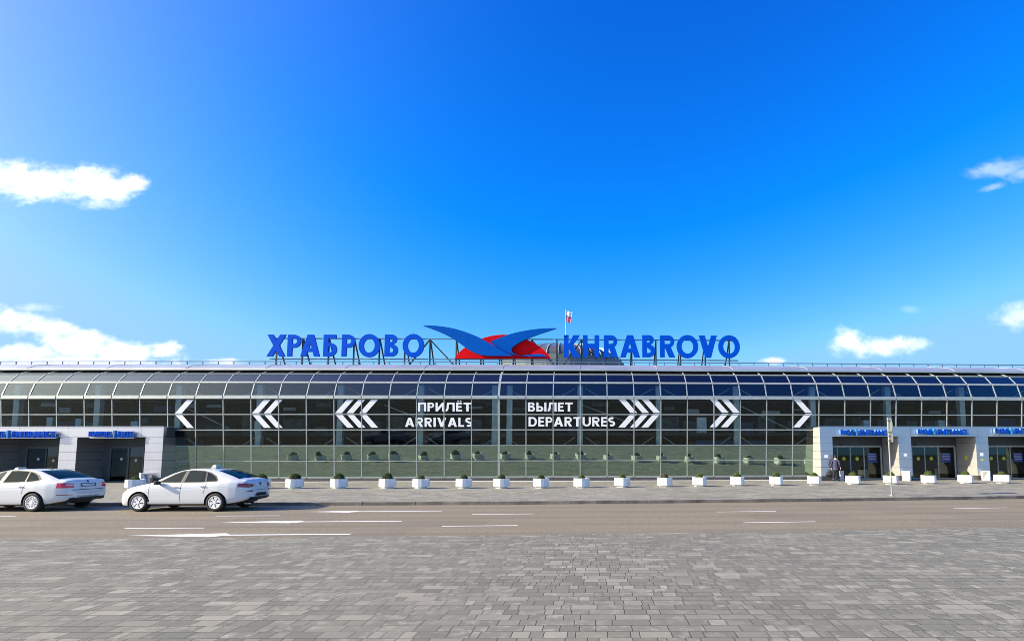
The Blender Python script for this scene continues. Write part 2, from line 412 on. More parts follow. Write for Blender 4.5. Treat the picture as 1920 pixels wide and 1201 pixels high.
class MB:
    def __init__(s):
        s.v, s.f, s.mi, s.cur = [], [], [], 0
    def add(s, vs, fs):
        b = len(s.v)
        s.v += [tuple(p) for p in vs]
        s.f += [tuple(b + i for i in f) for f in fs]
        s.mi += [s.cur] * len(fs)
        return s
    def hexa(s, p):                       # p: 4 bottom points then 4 top points
        return s.add(p, [(3, 2, 1, 0), (4, 5, 6, 7), (0, 1, 5, 4), (1, 2, 6, 5), (2, 3, 7, 6), (3, 0, 4, 7)])
    def box(s, c, d, rz=0.0):
        cx, cy, cz = c
        hx, hy, hz = d[0] / 2, d[1] / 2, d[2] / 2
        ca, sa = math.cos(rz), math.sin(rz)
        pts = []
        for z in (-hz, hz):
            for x, y in ((-hx, -hy), (hx, -hy), (hx, hy), (-hx, hy)):
                pts.append((cx + x * ca - y * sa, cy + x * sa + y * ca, cz + z))
        return s.hexa(pts)
    def tube(s, a, b, r, n=8, r2=None):
        a, b = Vector(a), Vector(b)
        r2 = r if r2 is None else r2
        d = (b - a).normalized()
        q = d.to_track_quat('Z', 'Y')
        vs = []
        for p, rr in ((a, r), (b, r2)):
            for i in range(n):
                an = 2 * math.pi * i / n
                vs.append(p + q @ Vector((rr * math.cos(an), rr * math.sin(an), 0)))
        fs = [(i, (i + 1) % n, n + (i + 1) % n, n + i) for i in range(n)]
        fs += [tuple(reversed(range(n))), tuple(range(n, 2 * n))]
        return s.add(vs, fs)
    def bar(s, a, b, w, h, up=(0, 0, 1)):
        a, b = Vector(a), Vector(b)
        d = (b - a).normalized()
        side = d.cross(Vector(up))
        if side.length < 1e-4:
            side = d.cross(Vector((0, 1, 0)))
        side.normalize()
        u = side.cross(d).normalized()
        p = []
        for q in (a, b):
            for i, j in ((-1, -1), (1, -1), (1, 1), (-1, 1)):
                p.append(q + side * (i * w / 2) + u * (j * h / 2))
        return s.hexa(p)
    def lathe(s, prof, n=24, axis='Z', c=(0, 0, 0)):
        vs = []
        for r, h in prof:
            for i in range(n):
                an = 2 * math.pi * i / n
                if axis == 'Z':
                    p = (r * math.cos(an), r * math.sin(an), h)
                else:
                    p = (r * math.cos(an), h, r * math.sin(an))
                vs.append((p[0] + c[0], p[1] + c[1], p[2] + c[2]))
        fs = []
        for j in range(len(prof) - 1):
            for i in range(n):
                k2 = (i + 1) % n
                fs.append((j * n + i, j * n + k2, (j + 1) * n + k2, (j + 1) * n + i))
        return s.add(vs, fs)
    def prism(s, poly, d):                # poly: 3D points of one face, d: extrusion vector
        n = len(poly)
        d = Vector(d)
        vs = [Vector(p) for p in poly] + [Vector(p) + d for p in poly]
        fs = [tuple(reversed(range(n))), tuple(range(n, 2 * n))] + [(i, (i + 1) % n, n + (i + 1) % n, n + i) for i in range(n)]
        return s.add(vs, fs)
    def build(s, name, mat, parent=None, smooth=False, world=False, bevel=0.0, autosmooth=None, recalc=True):
        o0 = origin(parent) if (world and parent is not None) else Vector((0, 0, 0))
        me = bpy.data.meshes.new(name)
        me.from_pydata([(p[0] - o0.x, p[1] - o0.y, p[2] - o0.z) for p in s.v], [], s.f)
        mats = mat if isinstance(mat, (list, tuple)) else [mat]
        for mm in mats:
            me.materials.append(mm)
        if len(mats) > 1:
            me.polygons.foreach_set('material_index', s.mi)
        bm = bmesh.new()
        bm.from_mesh(me)
        if recalc: bmesh.ops.recalc_face_normals(bm, faces=bm.faces)
        bm.to_mesh(me)
        bm.free()
        if smooth:
            me.polygons.foreach_set('use_smooth', [True] * len(me.polygons))
            if autosmooth is not None:
                me.set_sharp_from_angle(angle=R(autosmooth))
        me.update()
        o = bpy.data.objects.new(name, me)
        COL.objects.link(o)
        if parent is not None:
            o.parent = parent
        if bevel:
            b = o.modifiers.new('bevel', 'BEVEL')
            b.width, b.segments = bevel, 2
            b.limit_method = 'ANGLE'
        return o

def copy_tree(o, parent=None):
    c = o.copy()
    COL.objects.link(c)
    c.parent = parent
    for ch in [x for x in bpy.data.objects if x.parent is o]:
        copy_tree(ch, c)
    return c

_text_cache = {}
def text_mesh(body, bold=0.0, res=6):
    """flat outline of a word, scaled to the unit square, from the font that ships with Blender"""
    key = (body, bold)
    if key in _text_cache:
        return _text_cache[key]
    cu = bpy.data.curves.new('lettering', 'FONT')
    cu.body, cu.offset, cu.extrude, cu.resolution_u = body, bold, 0.5, res
    o = bpy.data.objects.new('lettering', cu)
    COL.objects.link(o)
    dg = bpy.context.evaluated_depsgraph_get()
    me = bpy.data.meshes.new_from_object(o.evaluated_get(dg))
    vs = np.array([v.co[:] for v in me.vertices])
    fs = [tuple(p.vertices) for p in me.polygons]
    lo, hi = vs.min(0), vs.max(0)
    asp = (hi[0] - lo[0]) / (hi[1] - lo[1])
    vs = (vs - lo) / (hi - lo)
    bpy.data.objects.remove(o)
    bpy.data.curves.remove(cu)
    bpy.data.meshes.remove(me)
    _text_cache[key] = (vs, fs, asp)
    return _text_cache[key]

def place_text(mb, body, org, right, up, w, h, depth, bold=0.0):
    """word on the plane org + right*x + up*y, standing proud by depth along right x up"""
    vs, fs, _ = text_mesh(body, bold)
    nrm = right.cross(up).normalized()
    mb.add([org + right * (x * w) + up * (y * h) + nrm * ((z - 0.0) * depth) for x, y, z in vs], fs)

# ------------------------------------------------------------------ the line of the facade
BAY, TH0, KAP, X0, Y0, OUT0 = 1.88929, 0.0294051, 0.000736146, -6.863, 36.19, 0.51
LEAN = math.tan(R(5.2))
def lean(z): return (z - 0.36) * LEAN * (OUT0 / (LEAN * (5.95 - 0.36)))
def F(s, o, z):
    th = TH0 + KAP * s
    x = X0 + (math.sin(th) - math.sin(TH0)) / KAP
    y = Y0 - (math.cos(th) - math.cos(TH0)) / KAP
    o -= OUT0
    return Vector((x + o * math.sin(th), y - o * math.cos(th), z))
def tangent(s):
    th = TH0 + KAP * s
    return Vector((math.cos(th), math.sin(th), 0))
def outward(s):
    th = TH0 + KAP * s
    return Vector((math.sin(th), -math.cos(th), 0))
def upx(p): return p.x / p.y
def s_at(u, o, v=853):
    d = ray(u, v)
    tgt = d.x / d.y
    lo, hi = -60.0, 60.0
    for _ in range(50):
        mid = (lo + hi) / 2
        if upx(F(mid, o, 0)) < tgt: lo = mid
        else: hi = mid
    return (lo + hi) / 2
def on_curve(u, v, o):
    s = s_at(u, o, v)
    p = F(s, o, 0)
    d = ray(u, v)
    return s, EYE + d.z / d.y * p.y
def on_glass(u, v):
    z = 5.0
    for _ in range(8):
        s, z = on_curve(u, v, lean(z))
    return s, z
ZROW = [0.40, 1.53, 2.60, 3.68, 4.75, 5.93]
PROF = [(lean(z), z) for z in ZROW] + [(0.15, 7.0), (-0.49, 7.69), (-1.24, 8.02)]
N0, N1 = -27, 28
P_OUT = 1.3                                        # how far the entrance blocks stand out
S_LEFT_END = s_at(305, P_OUT)
S_RIGHT_END = s_at(1538, P_OUT)

def hexbox(mb, sa, sb, oa, ob, za, zb, cells=None):
    """solid that follows the curve of the facade"""
    n = cells or max(1, int(abs(sb - sa) / 6))
    for i in range(n):
        a = sa + (sb - sa) * i / n
        b = sa + (sb - sa) * (i + 1) / n
        mb.hexa([F(a, oa, za), F(b, oa, za), F(b, ob, za), F(a, ob, za), F(a, oa, zb), F(b, oa, zb), F(b, ob, zb), F(a, ob, zb)])

def strip_box(mb, sa, sb, oa, ob, za, zb, cells):
    """as hexbox, but one closed strip without inner end faces"""
    vs, fs = [], []
    for i in range(cells + 1):
        s = sa + (sb - sa) * i / cells
        vs += [F(s, oa, za), F(s, ob, za), F(s, ob, zb), F(s, oa, zb)]
        if i:
            b = (i - 1) * 4
            for k in range(4):
                fs.append((b + k, b + (k + 1) % 4, b + 4 + (k + 1) % 4, b + 4 + k))
    fs += [(0, 1, 2, 3), (cells * 4 + 3, cells * 4 + 2, cells * 4 + 1, cells * 4)]
    mb.add(vs, fs)

# ------------------------------------------------------------------ ground
KQ = np.polyfit([-22.5, -9.84, -3.32, 3.39, 10.52, 18.02], [20.12, 20.3, 20.52, 20.98, 21.69, 22.87], 2)
def kerb_y(x):
    xc = max(-45.0, min(45.0, x))
    return float(np.polyval(KQ, xc)) + (x - xc) * float(np.polyval(np.polyder(KQ), xc))
XS = [-400, -200, -120, -80] + list(range(-60, 61, 2)) + [80, 120, 200, 400]
def band(mb, fa, fb, z):
    vs, fs = [], []
    for i, x in enumerate(XS):
        vs += [(x, fa(x), z), (x, fb(x), z)]
        if i:
            fs.append((2 * i - 2, 2 * i, 2 * i + 1, 2 * i - 1))
    mb.add(vs, fs)
m = MB(); m.add([(-3000, -3000, -0.30), (3000, -3000, -0.30), (3000, 3000, -0.30), (-3000, 3000, -0.30)], [(0, 1, 2, 3)])
tag(m.build('ground', M['earth']), kind='structure')
m = MB(); band(m, lambda x: -120.0, lambda x: kerb_y(x) - 7.95, 0.012)
tag(m.build('plaza_paving', M['plaza']), kind='structure')
m = MB(); band(m, lambda x: kerb_y(x) - 8.2, lambda x: kerb_y(x) + 0.05, 0.0)
road = m.build('road', M['asphalt'])
tag(road, kind='structure')
m = MB(); band(m, lambda x: kerb_y(x) + 0.14, lambda x: 140.0, 0.12)
tag(m.build('pavement', M['pavement']), kind='structure')
m = MB()
x = -60.0
while x < 60:
    a, b = x + 0.006, x + 0.994
    dz = random.uniform(-0.004, 0.006)
    m.hexa([(a, kerb_y(a), -0.1), (b, kerb_y(b), -0.1), (b, kerb_y(b) + 0.15, -0.1), (a, kerb_y(a) + 0.15, -0.1),
            (a, kerb_y(a), 0.126 + dz), (b, kerb_y(b), 0.126 + dz), (b, kerb_y(b) + 0.15, 0.126 + dz), (a, kerb_y(a) + 0.15, 0.126 + dz)])
    x += 1.0
tag(m.build('kerb', M['kerb'], bevel=0.012), kind='structure')

def dash(xa, xb, off, w=0.11):
    mb = MB()
    n = 4
    vs, fs = [], []
    for i in range(n + 1):
        x = xa + (xb - xa) * i / n
        y = kerb_y(x) - off
        vs += [(x, y - w / 2, 0.004), (x, y + w / 2, 0.004)]
        if i: fs.append((2 * i - 2, 2 * i, 2 * i + 1, 2 * i - 1))
    mb.add(vs, fs)
    return mb
for xa, xb in ((-28.8, -26.8), (-20.5, -18.45), (-12.12, -10.12), (-4.07, -2.08), (4.0, 6.05), (12.6, 14.75), (20.9, 23.0)):
    dash(xa, xb, 3.33).build('lane_dash', M['paint'], road)
for xa, xb in ((-20.7, -18.6), (-12.48, -10.4), (-4.2, -2.17), (4.11, 6.23)):
    dash(xa, xb, 6.15).build('lane_dash', M['paint'], road)
for tip, neck, tail, off in ((-9.95, -8.4, -5.35, 2.2), (-10.85, -8.75, -5.7, 4.95), (-11.3, -9.15, -6.0, 7.45)):
    mb = MB()
    yo = lambda x: kerb_y(x) - off
    mb.add([(tip, yo(tip), 0.004), (neck, yo(neck) - 0.30, 0.004), (neck + 0.25, yo(neck) - 0.075, 0.004), (tail, yo(tail) - 0.075, 0.004),
            (tail, yo(tail) + 0.075, 0.004), (neck + 0.25, yo(neck) + 0.075, 0.004), (neck, yo(neck) + 0.30, 0.004)], [(0, 1, 2, 5, 6), (2, 3, 4, 5)])
    mb.build('lane_arrow', M['paint'], road)

# ------------------------------------------------------------------ the terminal
terminal = thing('airport_terminal', 'long curved glass terminal building with arched glass eaves and a metal roof edge', 'building', F(0, 0, 0.12))
def part(mb, name, mat, parent=None, **kw):
    return mb.build(name, mat, parent or terminal, world=True, **kw)

def mullion(mb, s, w=0.065, k0=0, din=0.12, dout=0.03):
    pts = PROF[k0:]
    vs, fs = [], []
    tg = tangent(s)
    for i, (o, z) in enumerate(pts):
        a = pts[max(0, i - 1)]
        b = pts[min(len(pts) - 1, i + 1)]
        d = Vector((b[0] - a[0], b[1] - a[1])).normalized()
        nx, nz = d.y, -d.x                      # outward of the section
        if nx < 0: nx, nz = -nx, -nz
        for off, sg in ((dout, -1), (dout, 1), (-din, 1), (-din, -1)):
            p = F(s, o + nx * off, z + nz * off) + tg * (sg * w / 2)
            vs.append(p)
        if i:
            q = (i - 1) * 4
            for k in range(4):
                fs.append((q + k, q + (k + 1) % 4, q + 4 + (k + 1) % 4, q + 4 + k))
    n = len(pts)
    fs += [(0, 1, 2, 3), (n * 4 - 1, n * 4 - 2, n * 4 - 3, n * 4 - 4)]
    mb.add(vs, fs)

def free_low(n):              # bays whose lower rows are not covered by an entrance block
    return S_LEFT_END - 0.2 < (n + 1) * BAY and n * BAY < S_RIGHT_END - 0.3

for n in range(N0, N1 + 1):
    s = n * BAY
    low = S_LEFT_END < s < S_RIGHT_END
    mb = MB()
    mullion(mb, s, 0.15 if n == 0 else 0.066, 0 if low else 3)
    part(mb, 'mullion', M['alu'])

for n in range(N0, N1):
    sa, sb = n * BAY + 0.03, (n + 1) * BAY - 0.03
    def pane(k0, k1):
        mb = MB()
        for k in range(k0, k1):
            (o0, z0), (o1, z1) = PROF[k], PROF[k + 1]
            tilt = random.uniform(-0.0015, 0.0015)
            tl2 = random.uniform(-0.0015, 0.0015)
            mb.add([F(sa, o0 + tilt, z0), F(sb, o0 + tl2, z0), F(sb, o1 + tilt, z1), F(sa, o1 + tl2, z1)], [(0, 1, 2, 3)])
        return mb
    if free_low(n):
        sb0, sa0 = sb, sa
        sb = min(sb, S_RIGHT_END + 0.3)
        part(pane(0, 2), 'spandrel_pane', M['spandrel'], recalc=False)
        part(pane(2, 3), 'window_pane', M['clear'], recalc=False)
        sa, sb = sa0, sb0
    part(pane(3, 5), 'window_pane', M['clear'], recalc=False)
    part(pane(5, 8), 'eaves_pane', M['slope'], recalc=False)

def transom(k, h, dout=0.027, din=0.08):
    o, z = PROF[k]
    mb = MB()
    rng = range(N0, N1)
    for n in rng:
        if k < 3 and not free_low(n): continue
        sa, sb = n * BAY + 0.034, (n + 1) * BAY - 0.034
        if n == 0: sa += 0.04
        if n == -1: sb -= 0.04
        if k < 3:
            sa, sb = max(sa, S_LEFT_END), min(sb, S_RIGHT_END)
            if sb - sa < 0.05: continue
        a = PROF[max(0, k - 1)]; b = PROF[min(len(PROF) - 1, k + 1)]
        d = Vector((b[0] - a[0], b[1] - a[1])).normalized()
        nx, nz = d.y, -d.x
        if nx < 0: nx, nz = -nx, -nz
        q = []
        for e in (-h / 2, h / 2):
            for s_, off in ((sa, -din), (sb, -din), (sb, dout), (sa, dout)):
                q.append(F(s_, o + nx * off + d.x * e, z + nz * off + d.y * e))
        mb.hexa(q)
    part(mb, 'transom', M['alu'])
transom(0, 0.12); transom(1, 0.055); transom(2, 0.055); transom(3, 0.08); transom(4, 0.07); transom(5, 0.24, 0.06); transom(6, 0.13, 0.04); transom(7, 0.09, 0.04)

mb = MB(); hexbox(mb, S_LEFT_END, S_RIGHT_END, -0.25, 0.10, 0.10, 0.34, 24)
part(mb, 'plinth', M['plinth'])
mb = MB(); strip_box(mb, S_LEFT_END - 0.5, S_RIGHT_END + 0.5, 0.10, 0.42, 0.10, 0.135, 30)
part(mb, 'threshold_strip', M['vinyl'])

# what can be seen through the glass
sA, sB = N0 * BAY, N1 * BAY
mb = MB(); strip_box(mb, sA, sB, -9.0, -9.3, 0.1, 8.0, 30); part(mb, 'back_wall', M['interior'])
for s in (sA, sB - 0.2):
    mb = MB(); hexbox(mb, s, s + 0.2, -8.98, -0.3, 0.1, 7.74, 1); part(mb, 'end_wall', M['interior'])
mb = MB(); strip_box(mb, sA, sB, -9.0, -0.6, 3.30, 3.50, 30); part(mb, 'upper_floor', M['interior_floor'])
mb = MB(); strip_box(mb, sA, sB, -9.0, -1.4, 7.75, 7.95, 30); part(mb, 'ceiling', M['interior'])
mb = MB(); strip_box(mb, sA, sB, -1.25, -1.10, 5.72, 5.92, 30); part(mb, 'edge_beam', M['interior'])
for n in range(-24, 28, 3):
    mb = MB()
    for s in ((n * BAY - 0.42, n * BAY + 0.62) if n == 0 else (n * BAY,)):
        hexbox(mb, s - 0.2, s + 0.2, -0.80, -0.45, 0.12, 6.9)
    part(mb, 'column', M['column'])
    mb = MB()
    for sg in (-1, 1):
        a = F(n * BAY + sg * 0.35, -0.8, 3.22); b = F(n * BAY + sg * 1.75, -0.8, 2.30)
        mb.bar(a, b, 0.07, 0.07)
        a = F(n * BAY + sg * 0.35, -0.9, 6.75); b = F(n * BAY + sg * 1.6, -0.9, 6.05)
        mb.bar(a, b, 0.07, 0.07)
    part(mb, 'brace', M['brace'])
for n, l in ((-4.6, 5.0), (3.1, 5.0), (-12.4, 4.0), (9.3, 4.0)):
    mb = MB(); mb.bar(F(n * BAY, -1.6, 5.6), F(n * BAY + l, -1.6, 3.7), 0.07, 0.07)
    part(mb, 'stay', M['brace'])
mb = MB(); hexbox(mb, s_at(1305, -2.2), s_at(1440, -2.2), -2.3, -2.2, 2.60, 3.0); part(mb, 'banner', M['banner'])
mb = MB()
for n in range(-20, 23, 2):
    hexbox(mb, n * BAY + 0.3, n * BAY + 2.6, -4.0, -3.85, 7.45, 7.60)
part(mb, 'ceiling_trough', M['brace'])
for n, w, h in ((-17.4, .42, 1.2), (-16.3, .4, 1.1), (-14.2, .5, .9), (-9.5, .6, .9), (7.6, .7, 1.2), (14.3, .5, 1.0), (17.4, .5, 1.0)):
    mb = MB(); hexbox(mb, n * BAY, n * BAY + w, -1.9, -1.5, 3.5, 3.5 + h)
    part(mb, 'cabinet', M['column'])

rr = random.Random(5)
for n in range(-25, 26):
    s = n * BAY + rr.uniform(0, 1.2)
    if rr.random() < 0.7:
        w_, h_ = rr.uniform(0.5, 1.7), rr.uniform(0.5, 1.5)
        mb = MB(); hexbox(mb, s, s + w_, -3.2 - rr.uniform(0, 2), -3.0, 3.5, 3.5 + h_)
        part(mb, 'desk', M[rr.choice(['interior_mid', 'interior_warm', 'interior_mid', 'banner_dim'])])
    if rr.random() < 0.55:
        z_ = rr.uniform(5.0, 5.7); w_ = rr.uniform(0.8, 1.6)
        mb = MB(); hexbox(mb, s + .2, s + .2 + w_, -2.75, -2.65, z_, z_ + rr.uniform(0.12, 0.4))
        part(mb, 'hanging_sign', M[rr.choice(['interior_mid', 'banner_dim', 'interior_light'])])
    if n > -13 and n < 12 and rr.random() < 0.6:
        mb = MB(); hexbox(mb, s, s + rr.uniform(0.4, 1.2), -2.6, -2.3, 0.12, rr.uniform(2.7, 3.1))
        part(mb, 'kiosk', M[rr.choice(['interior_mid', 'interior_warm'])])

# metal roof edge and the roof behind it
mb = MB()
strip_box(mb, sA, sB, -1.10, -1.3, 8.035, 8.07, 46)  # dark strip standing in for the shadow under the roof overhang
part(mb, 'roof_edge_shadow', M['panel_core'])
mb = MB()
prof = [(-0.98, 8.065), (-0.98, 8.20), (-1.6, 8.50), (-4.0, 9.0), (-4.0, 8.6), (-1.06, 8.06)]
ns = 46
vs, fs = [], []
for i in range(ns + 1):
    s = sA + (sB - sA) * i / ns
    for o, z in prof: vs.append(F(s, o, z))
    if i:
        q = (i - 1) * len(prof)
        for k in range(len(prof)):
            k2 = (k + 1) % len(prof)
            fs.append((q + k, q + k2, q + len(prof) + k2, q + len(prof) + k))
mb.add(vs, fs)
for n in range(N0, N1, 3):                    # standing seams
    s = n * BAY
    mb.bar(F(s, -1.62, 8.515), F(s, -3.95, 9.0), 0.04, 0.03)
    mb.bar(F(s, -0.97, 8.205), F(s, -1.62, 8.515), 0.04, 0.03)
part(mb, 'roof_edge', M['roof'])
for n in range(N0, N1):                       # ribs that carry on over the flat strip behind the glass
    pass
mb = MB(); strip_box(mb, sA, sB, -4.0, -40.0, 8.55, 8.95, 46)
part(mb, 'roof_deck', M['roof_flat'])

# ------------------------------------------------------------------ entrance blocks
Z_SOF, Z_TOP = 3.16, 3.83
def cladding(mb, sa, sb, o0, o1, z0, z1, rows):
    """stack of panels with open joints; the joints show the dark core"""
    hts = rows
    z = z0
    for h in hts:
        hexbox(mb, sa, sb, o0, o1, z + 0.008, min(z + h, z1) - 0.008, 1)
        z += h
        if z >= z1 - 0.02: break
ROWS = [0.62, 0.56, 0.56, 0.56, 0.52]
def entrance_block(label, openings, s_first, s_last, group):
    root = thing('entrance_block', label, 'entrance', F((s_first + s_last) / 2, P_OUT, 0.12))
    core, clad = MB(), MB()
    plin = MB()
    edges = [s_first] + [e for op in openings for e in op[:2]] + [s_last]
    piers = [(edges[i], edges[i + 1]) for i in range(0, len(edges), 2)]
    for a, b in piers:
        if b - a < 0.05: continue
        hexbox(core, a + 0.03, b - 0.03, -0.75, P_OUT - 0.03, 0.12, Z_SOF - 0.02, 1)
        hexbox(plin, a + 0.015, b - 0.015, -0.75, P_OUT - 0.012, 0.12, 0.44, 1)
        cladding(clad, a, b, -0.75, P_OUT, 0.44, Z_SOF, ROWS)
    for a, b in piers:
        if b - a < 0.05: continue
        lin = MB()  # added skin on left-facing sides only, sunlight put into its colour
        z = 0.44
        for h_ in ROWS:
            z1_ = min(z + h_, Z_SOF)
            hexbox(lin, a - 0.006, a + 0.004, -0.60, P_OUT - 0.004, z + 0.009, z1_ - 0.009, 1)
            z += h_
            if z > Z_SOF - 0.05: break
        if a == s_first: hexbox(lin, a - 0.007, a - 0.001, -0.3, P_OUT - 0.004, Z_SOF + 0.006, Z_TOP, 1)
        lin.build('sunlit_side_lining', M['recess'], root, world=True)
    # lintel with its panels
    hexbox(core, s_first + 0.03, s_last - 0.03, -0.75, P_OUT - 0.03, Z_SOF + 0.03, Z_TOP - 0.03, 8)
    cuts = [s_first]
    while cuts[-1] < s_last - 1.9: cuts.append(cuts[-1] + 1.62)
    cuts.append(s_last)
    for a, b in zip(cuts[:-1], cuts[1:]):
        hexbox(clad, a + 0.006, b - 0.006, P_OUT - 0.25, P_OUT + 0.0, Z_SOF + 0.004, Z_TOP, 1)
    hexbox(core, s_first + 0.03, s_last - 0.03, -0.75, P_OUT - 0.26, Z_SOF + 0.005, Z_SOF + 0.028, 6)
    hexbox(clad, s_first, s_last, P_OUT - 0.02, P_OUT + 0.03, Z_TOP + 0.003, Z_TOP + 0.05, 8)
    hexbox(clad, s_first + .01, s_last - .01, lean(Z_TOP) + .1, P_OUT - 0.03, Z_TOP + 0.003, Z_TOP + 0.03, 8)
    clad.build('cladding', M['panel'], root, world=True)
    core.build('joint_core', M['panel_core'], root, world=True)
    plin.build('plinth', M['plinth'], root, world=True)
    for a, b, kind in openings:
        bw = MB()                           # the wall behind the opening, door frame cut out of it
        if kind == 'right':
            da, db = a - 0.05, a + (b - a) * 0.97
        else:
            da, db = a + (b - a) * 0.12, a + (b - a) * 0.80
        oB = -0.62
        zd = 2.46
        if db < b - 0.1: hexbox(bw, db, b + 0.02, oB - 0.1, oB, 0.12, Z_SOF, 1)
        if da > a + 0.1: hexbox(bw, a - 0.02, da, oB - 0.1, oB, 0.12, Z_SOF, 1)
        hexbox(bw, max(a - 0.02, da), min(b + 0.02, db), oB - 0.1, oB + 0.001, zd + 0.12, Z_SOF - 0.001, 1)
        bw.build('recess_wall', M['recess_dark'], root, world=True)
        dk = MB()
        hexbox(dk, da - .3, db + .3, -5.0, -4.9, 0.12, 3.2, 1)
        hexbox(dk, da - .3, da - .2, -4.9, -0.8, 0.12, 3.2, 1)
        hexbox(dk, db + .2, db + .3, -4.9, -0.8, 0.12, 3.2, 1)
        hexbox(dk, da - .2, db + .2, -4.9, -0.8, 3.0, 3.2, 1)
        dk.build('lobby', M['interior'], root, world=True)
        door = MB()
        w = db - da
        fr = [0.0, 0.29, 0.50, 0.72, 1.0] if kind == 'right' else [0.0, 0.42, 0.75, 1.0]
        hexbox(door, da, db, oB - 0.06, oB + 0.03, zd, zd + 0.12, 1)
        hexbox(door, da, db, oB - 0.04, oB + 0.03, 0.13, 0.20, 1)
        for q in fr:
            s = da + w * q
            ww = 0.10 if q in (0.0, 1.0) else 0.055
            hexbox(door, s - ww / 2, s + ww / 2, oB - 0.05, oB + 0.04, 0.20, zd, 1)
        d = door.build('door', M['alu_dark'] if kind == 'left' else M['brace'], root, world=True)
        for i in range(len(fr) - 1):
            s0, s1 = da + w * fr[i] + 0.05, da + w * fr[i + 1] - 0.05
            if s1 - s0 < 0.1: continue
            g = MB(); hexbox(g, s0, s1, oB - 0.015, oB - 0.005, 0.20, zd, 1)
            g.build('glass', M['doorglass'], d, world=True)
        if kind == 'right':
            for q in (0.395, 0.61):
                s = da + w * q
                st = MB(); c = F(s, oB + 0.005, 1.62); tg = tangent(s)
                st.prism([c + tg * (0.13 * math.cos(k * math.pi / 8)) + Vector((0, 0, 0.13 * math.sin(k * math.pi / 8))) for k in range(16)], outward(s) * 0.004)
                st.build('sticker', M['yellow'], d, world=True)
            ps = MB(); hexbox(ps, da + w * 0.775, da + w * 0.93, oB + 0.002, oB + 0.012, 1.35, 2.02, 1)
            po = ps.build('poster', M['poster'], d, world=True)
            ln = MB()
            for z, f0, f1 in ((1.93, .79, .91), (1.78, .785, .92), (1.66, .79, .90), (1.55, .80, .915)):
                hexbox(ln, da + w * f0, da + w * f1, oB + 0.013, oB + 0.017, z, z + 0.05, 1)
            ln.build('poster_line', M['poster_line'], po, world=True)
            sn = MB(); sn.box(F(da + w * 0.36, oB + 0.10, zd + 0.16), (0.18, 0.1, 0.08)); sn.build('sensor', M['black'], root, world=True)
        else:
            st = MB(); c = F(da + w * 0.25, oB + 0.005, 1.7); tg = tangent(0)
            st.prism([c + tg * (0.1 * math.cos(k * math.pi / 8)) + Vector((0, 0, 0.1 * math.sin(k * math.pi / 8))) for k in range(16)], outward(0) * 0.004)
            st.build('sticker', M['sign_side'], d, world=True)
            st = MB(); c = F(da + w * 0.58, oB + 0.005, 1.6)
            st.prism([c + tg * (0.12 * math.cos(k * math.pi / 2)) + Vector((0, 0, 0.12 * math.sin(k * math.pi / 2))) for k in range(4)], outward(0) * 0.004)
            st.build('sticker', M['sign_side'], d, world=True)
    return root

so = lambda u: s_at(u, P_OUT, 850)
right_open = [(so(1561.5), so(1685.5), 'right'), (so(1709), so(1831), 'right'), (so(1854), so(1972), 'right')]
right_end = so(1538.5)
EB_R = entrance_block('grey-fronted entrance block with three recessed doorways at the right of the building, behind the signpost', right_open, right_end, so(2003), None)
left_open = [(so(-24), so(110), 'left'), (so(142.5), so(271), 'left')]
EB_L = entrance_block('bright white-fronted entrance block with two dark recessed doorways behind the taxis', left_open, so(-60), so(304), None)
for a, b in ((N0 * BAY, so(-60)), (so(2003), N1 * BAY)):
    mb = MB(); hexbox(mb, a, b, -0.4, -0.15, 0.12, 3.64); part(mb, 'base_wall', M['recess'])
# small notices on the piers and a warning sign on a recess wall
for u0, u1, v0, v1, key in ((1546, 1552, 853, 858.5, 'vinyl'), (1695, 1700.5, 850.5, 856, 'vinyl'), (1838, 1843.5, 849.5, 855.5, 'vinyl'), (1839, 1843.5, 860.5, 864.5, 'yellow')):
    sa, za = on_curve(u0, v1, P_OUT); sb, zb = on_curve(u1, v0, P_OUT)
    mb = MB(); hexbox(mb, sa, sb, P_OUT + 0.002, P_OUT + 0.008, za, zb, 1)
    mb.build('notice', M[key], EB_R, world=True)
s = right_open[1][1] - 0.006
mb = MB(); c = F(s, 0.33, 1.66)
mb.prism([c + outward(s) * a + Vector((0, 0, b)) for a, b in ((-0.2, 0), (0, -0.2), (0.2, 0), (0, 0.2))], tangent(s) * -0.01)
mb.build('warning_sign', M['yellow'], EB_R, world=True)

